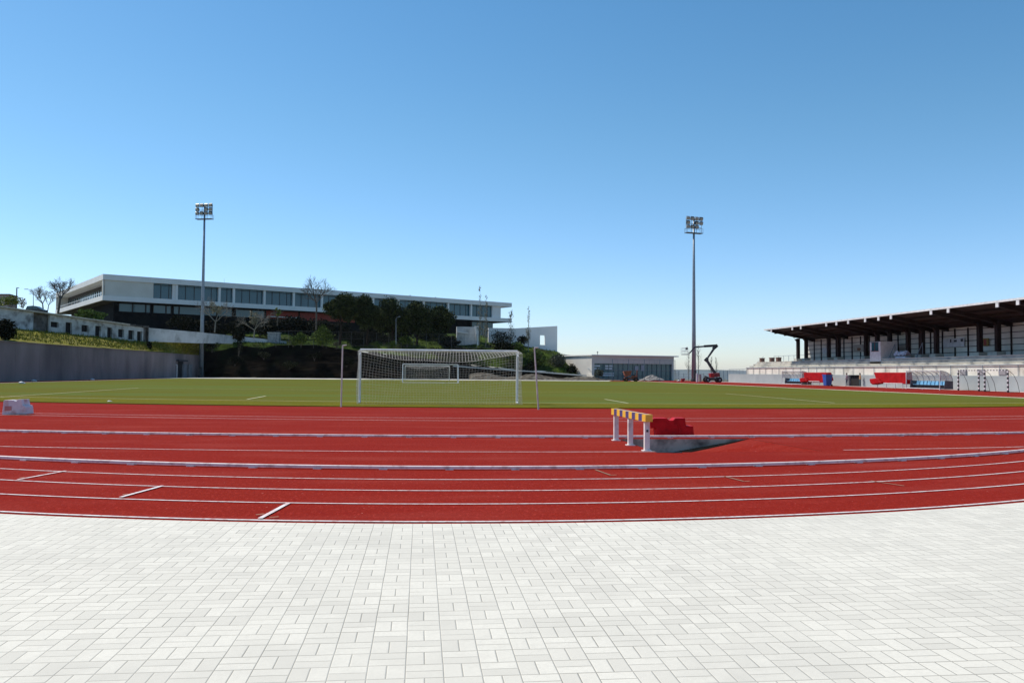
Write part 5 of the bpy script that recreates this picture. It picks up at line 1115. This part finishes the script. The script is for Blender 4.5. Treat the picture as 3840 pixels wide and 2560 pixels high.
p = on(2664, 1432.5); t = MB(); t.tube([p, p+np.array([0, 0, .42])], [.2, .05], 10); t.box(p+np.array([0, 0, .02]), (.5, .5, .04)); tag(t.build('white_cone', M['white_metal']), 'small white cone between the wheels of the boom lift', 'cone')

# ---- orange site dumper
dp = on(2364, 1430); k_ = float(np.dot(dp-EYE, _fw)); e = np.array([math.cos(YAW), -math.sin(YAW), 0]); q_ = np.array([-e[1], e[0], 0])
dm_ = thing('site_dumper', 'rusty orange site dumper with raised skip at the far edge of the pitch', 'dumper', dp)
D_ = lambda x, y, z: dp+e*x+q_*y+np.array([0, 0, z])
def dbox(b, x0, x1, y0, y1, z0, z1, m=0): b.hexa([D_(x, y, z) for z in (z0, z1) for x, y in ((x0, y0), (x1, y0), (x1, y1), (x0, y1))], m)
for x in (-.85, .95):
    for y in (-.7, .7): t = MB(); t.tube([D_(x, y-.14, .4), D_(x, y+.14, .4)], .40, 14); wh = t.build('wheel', M['rubber'], dm_); t = MB(); t.tube([D_(x, y-.15, .4), D_(x, y+.15, .4)], .17, 10); t.build('rim', M['orange'], wh)
t = MB(); dbox(t, -1.1, 1.25, -.4, .4, .45, .75); dbox(t, .2, 1.2, -.45, .45, .75, 1.05); t.build('chassis', M['orange'], dm_)
t = MB(); t.prism([D_(-1.35, -.7, 1.85), D_(.15, -.7, 1.95), D_(-.05, -.7, 1.2), D_(-.85, -.7, .85), D_(-1.1, -.7, 1.15)], q_*1.4); t.build('skip', M['orange'], dm_)
t = MB(); dbox(t, .35, .8, -.25, .25, 1.05, 1.2); dbox(t, .75, .88, -.25, .25, 1.2, 1.6); t.build('seat', M['black'], dm_)
t = MB(); t.tube([D_(1.1, -.45, .9), D_(1.22, -.45, 2.05), D_(1.22, .45, 2.05), D_(1.1, .45, .9)], .05, 6); t.build('roll_bar', M['orange'], dm_)
t = MB(); t.tube([D_(.2, 0, 1.0), D_(.05, 0, 1.45)], .03, 6); t.build('steering_column', M['black'], dm_)
# ---- red boom lift
LD = 158.
bl = thing('boom_lift', 'red articulated boom lift with folded black arms and raised white basket', 'boom lift', on(2672, 1433))
gl = on(2672, 1433); BLd = float(np.dot(gl-EYE, _fw)); Bp = lambda px, py: at(px, py, BLd); ay = np.array([math.sin(YAW), math.cos(YAW), 0])
for px in (2650, 2694):
    for s in (-.9, .9):
        c = Bp(px, 1424); c[2] = .45; c = c+ay*s; t = MB(); t.tube([c-ay*.17, c+ay*.17], .46, 16); wh = t.build('wheel', M['rubber'], bl); t = MB(); t.tube([c-ay*.18, c+ay*.18], .2, 10); t.build('rim', M['steel'], wh)
def lpoly(pts, dep, o0=0.): 
    b = MB(); b.prism([Bp(*p)-ay*dep/2+ay*o0 for p in pts], ay*dep); return b
lpoly([(2648, 1416), (2696, 1416), (2696, 1425), (2648, 1425)], 1.3).build('chassis', M['steel_dark'], bl)
lpoly([(2660, 1400), (2672, 1398), (2676, 1415), (2664, 1415)], 1.5).build('turret', M['lift_red'], bl)
lpoly([(2676, 1399), (2694, 1397), (2697, 1412), (2678, 1414)], 1.4).build('counterweight', plain('faded_red', (.24, .03, .035), .5), bl)
lpoly([(2643, 1408), (2652, 1412), (2656, 1416), (2643, 1416)], .9).build('hood', M['steel_dark'], bl)
def arm(a, b, w0, mat, nm, o0): t = MB(); t.bar(Bp(*a)+ay*o0, Bp(*b)+ay*o0, .22, w0); return t.build(nm, mat, bl)
arm((2678, 1399), (2647, 1350), .30, M['steel_dark'], 'lower_arm', -.25); arm((2685, 1397), (2653, 1347), .16, M['black'], 'link_arm', .25)
arm((2647, 1350), (2677, 1303), .26, M['steel_dark'], 'upper_arm', -.25); arm((2653, 1347), (2683, 1305), .14, M['black'], 'link_arm', .25)
arm((2644, 1354), (2654, 1343), .6, M['black'], 'knuckle', 0); arm((2674, 1308), (2690, 1294), .55, M['black'], 'knuckle', 0)
arm((2690, 1295), (2640, 1298), .42, M['black'], 'main_boom', 0); arm((2640, 1298.5), (2604, 1301.5), .28, M['steel_dark'], 'telescopic_boom', 0); arm((2605, 1301), (2585, 1325), .20, M['black'], 'jib', 0)
t = MB(); x0, x1, y0, y1 = 2556, 2578, 1305, 1328
for o_ in (-.5, .5):
    for px in (x0, (x0+x1)/2, x1): t.tube([Bp(px, y0)+ay*o_, Bp(px, y1)+ay*o_], .03, 5)
    for py in (y0, (y0+y1)/2): t.tube([Bp(x0, py)+ay*o_, Bp(x1, py)+ay*o_], .03, 5)
for px in (x0, x1):
    for py in (y0, (y0+y1)/2): t.tube([Bp(px, py)-ay*.5, Bp(px, py)+ay*.5], .03, 5)
bk_ = t.build('basket', M['white_metal'], bl)
lpoly([(x0, y1), (x1+6, y1-1), (x1+6, y1+2), (x0, y1+2)], 1.0).build('basket_floor', M['steel'], bk_)
lpoly([(2571, 1303), (2578, 1301), (2579, 1310), (2572, 1312)], .4).build('control_panel', M['steel_dark'], bk_)

# ================================================================== HAZE
me = bpy.data.meshes.new('haze'); b = MB(); b.span(-26000, 26000, -420, 26000, -182, 60); me.from_pydata(b.v, [], b.f)
hm = bpy.data.materials.new('haze_air'); hm.use_nodes = True; n = hm.node_tree; n.nodes.clear(); vo = n.nodes.new('ShaderNodeVolumePrincipled'); vo.inputs['Density'].default_value = 3.0e-5; vo.inputs['Color'].default_value = (.80, .90, 1.0, 1)
oo = n.nodes.new('ShaderNodeOutputMaterial'); n.links.new(vo.outputs[0], oo.inputs['Volume']); me.materials.append(hm)
hzo = bpy.data.objects.new('haze', me); COL.objects.link(hzo); hzo['kind'] = 'stuff'
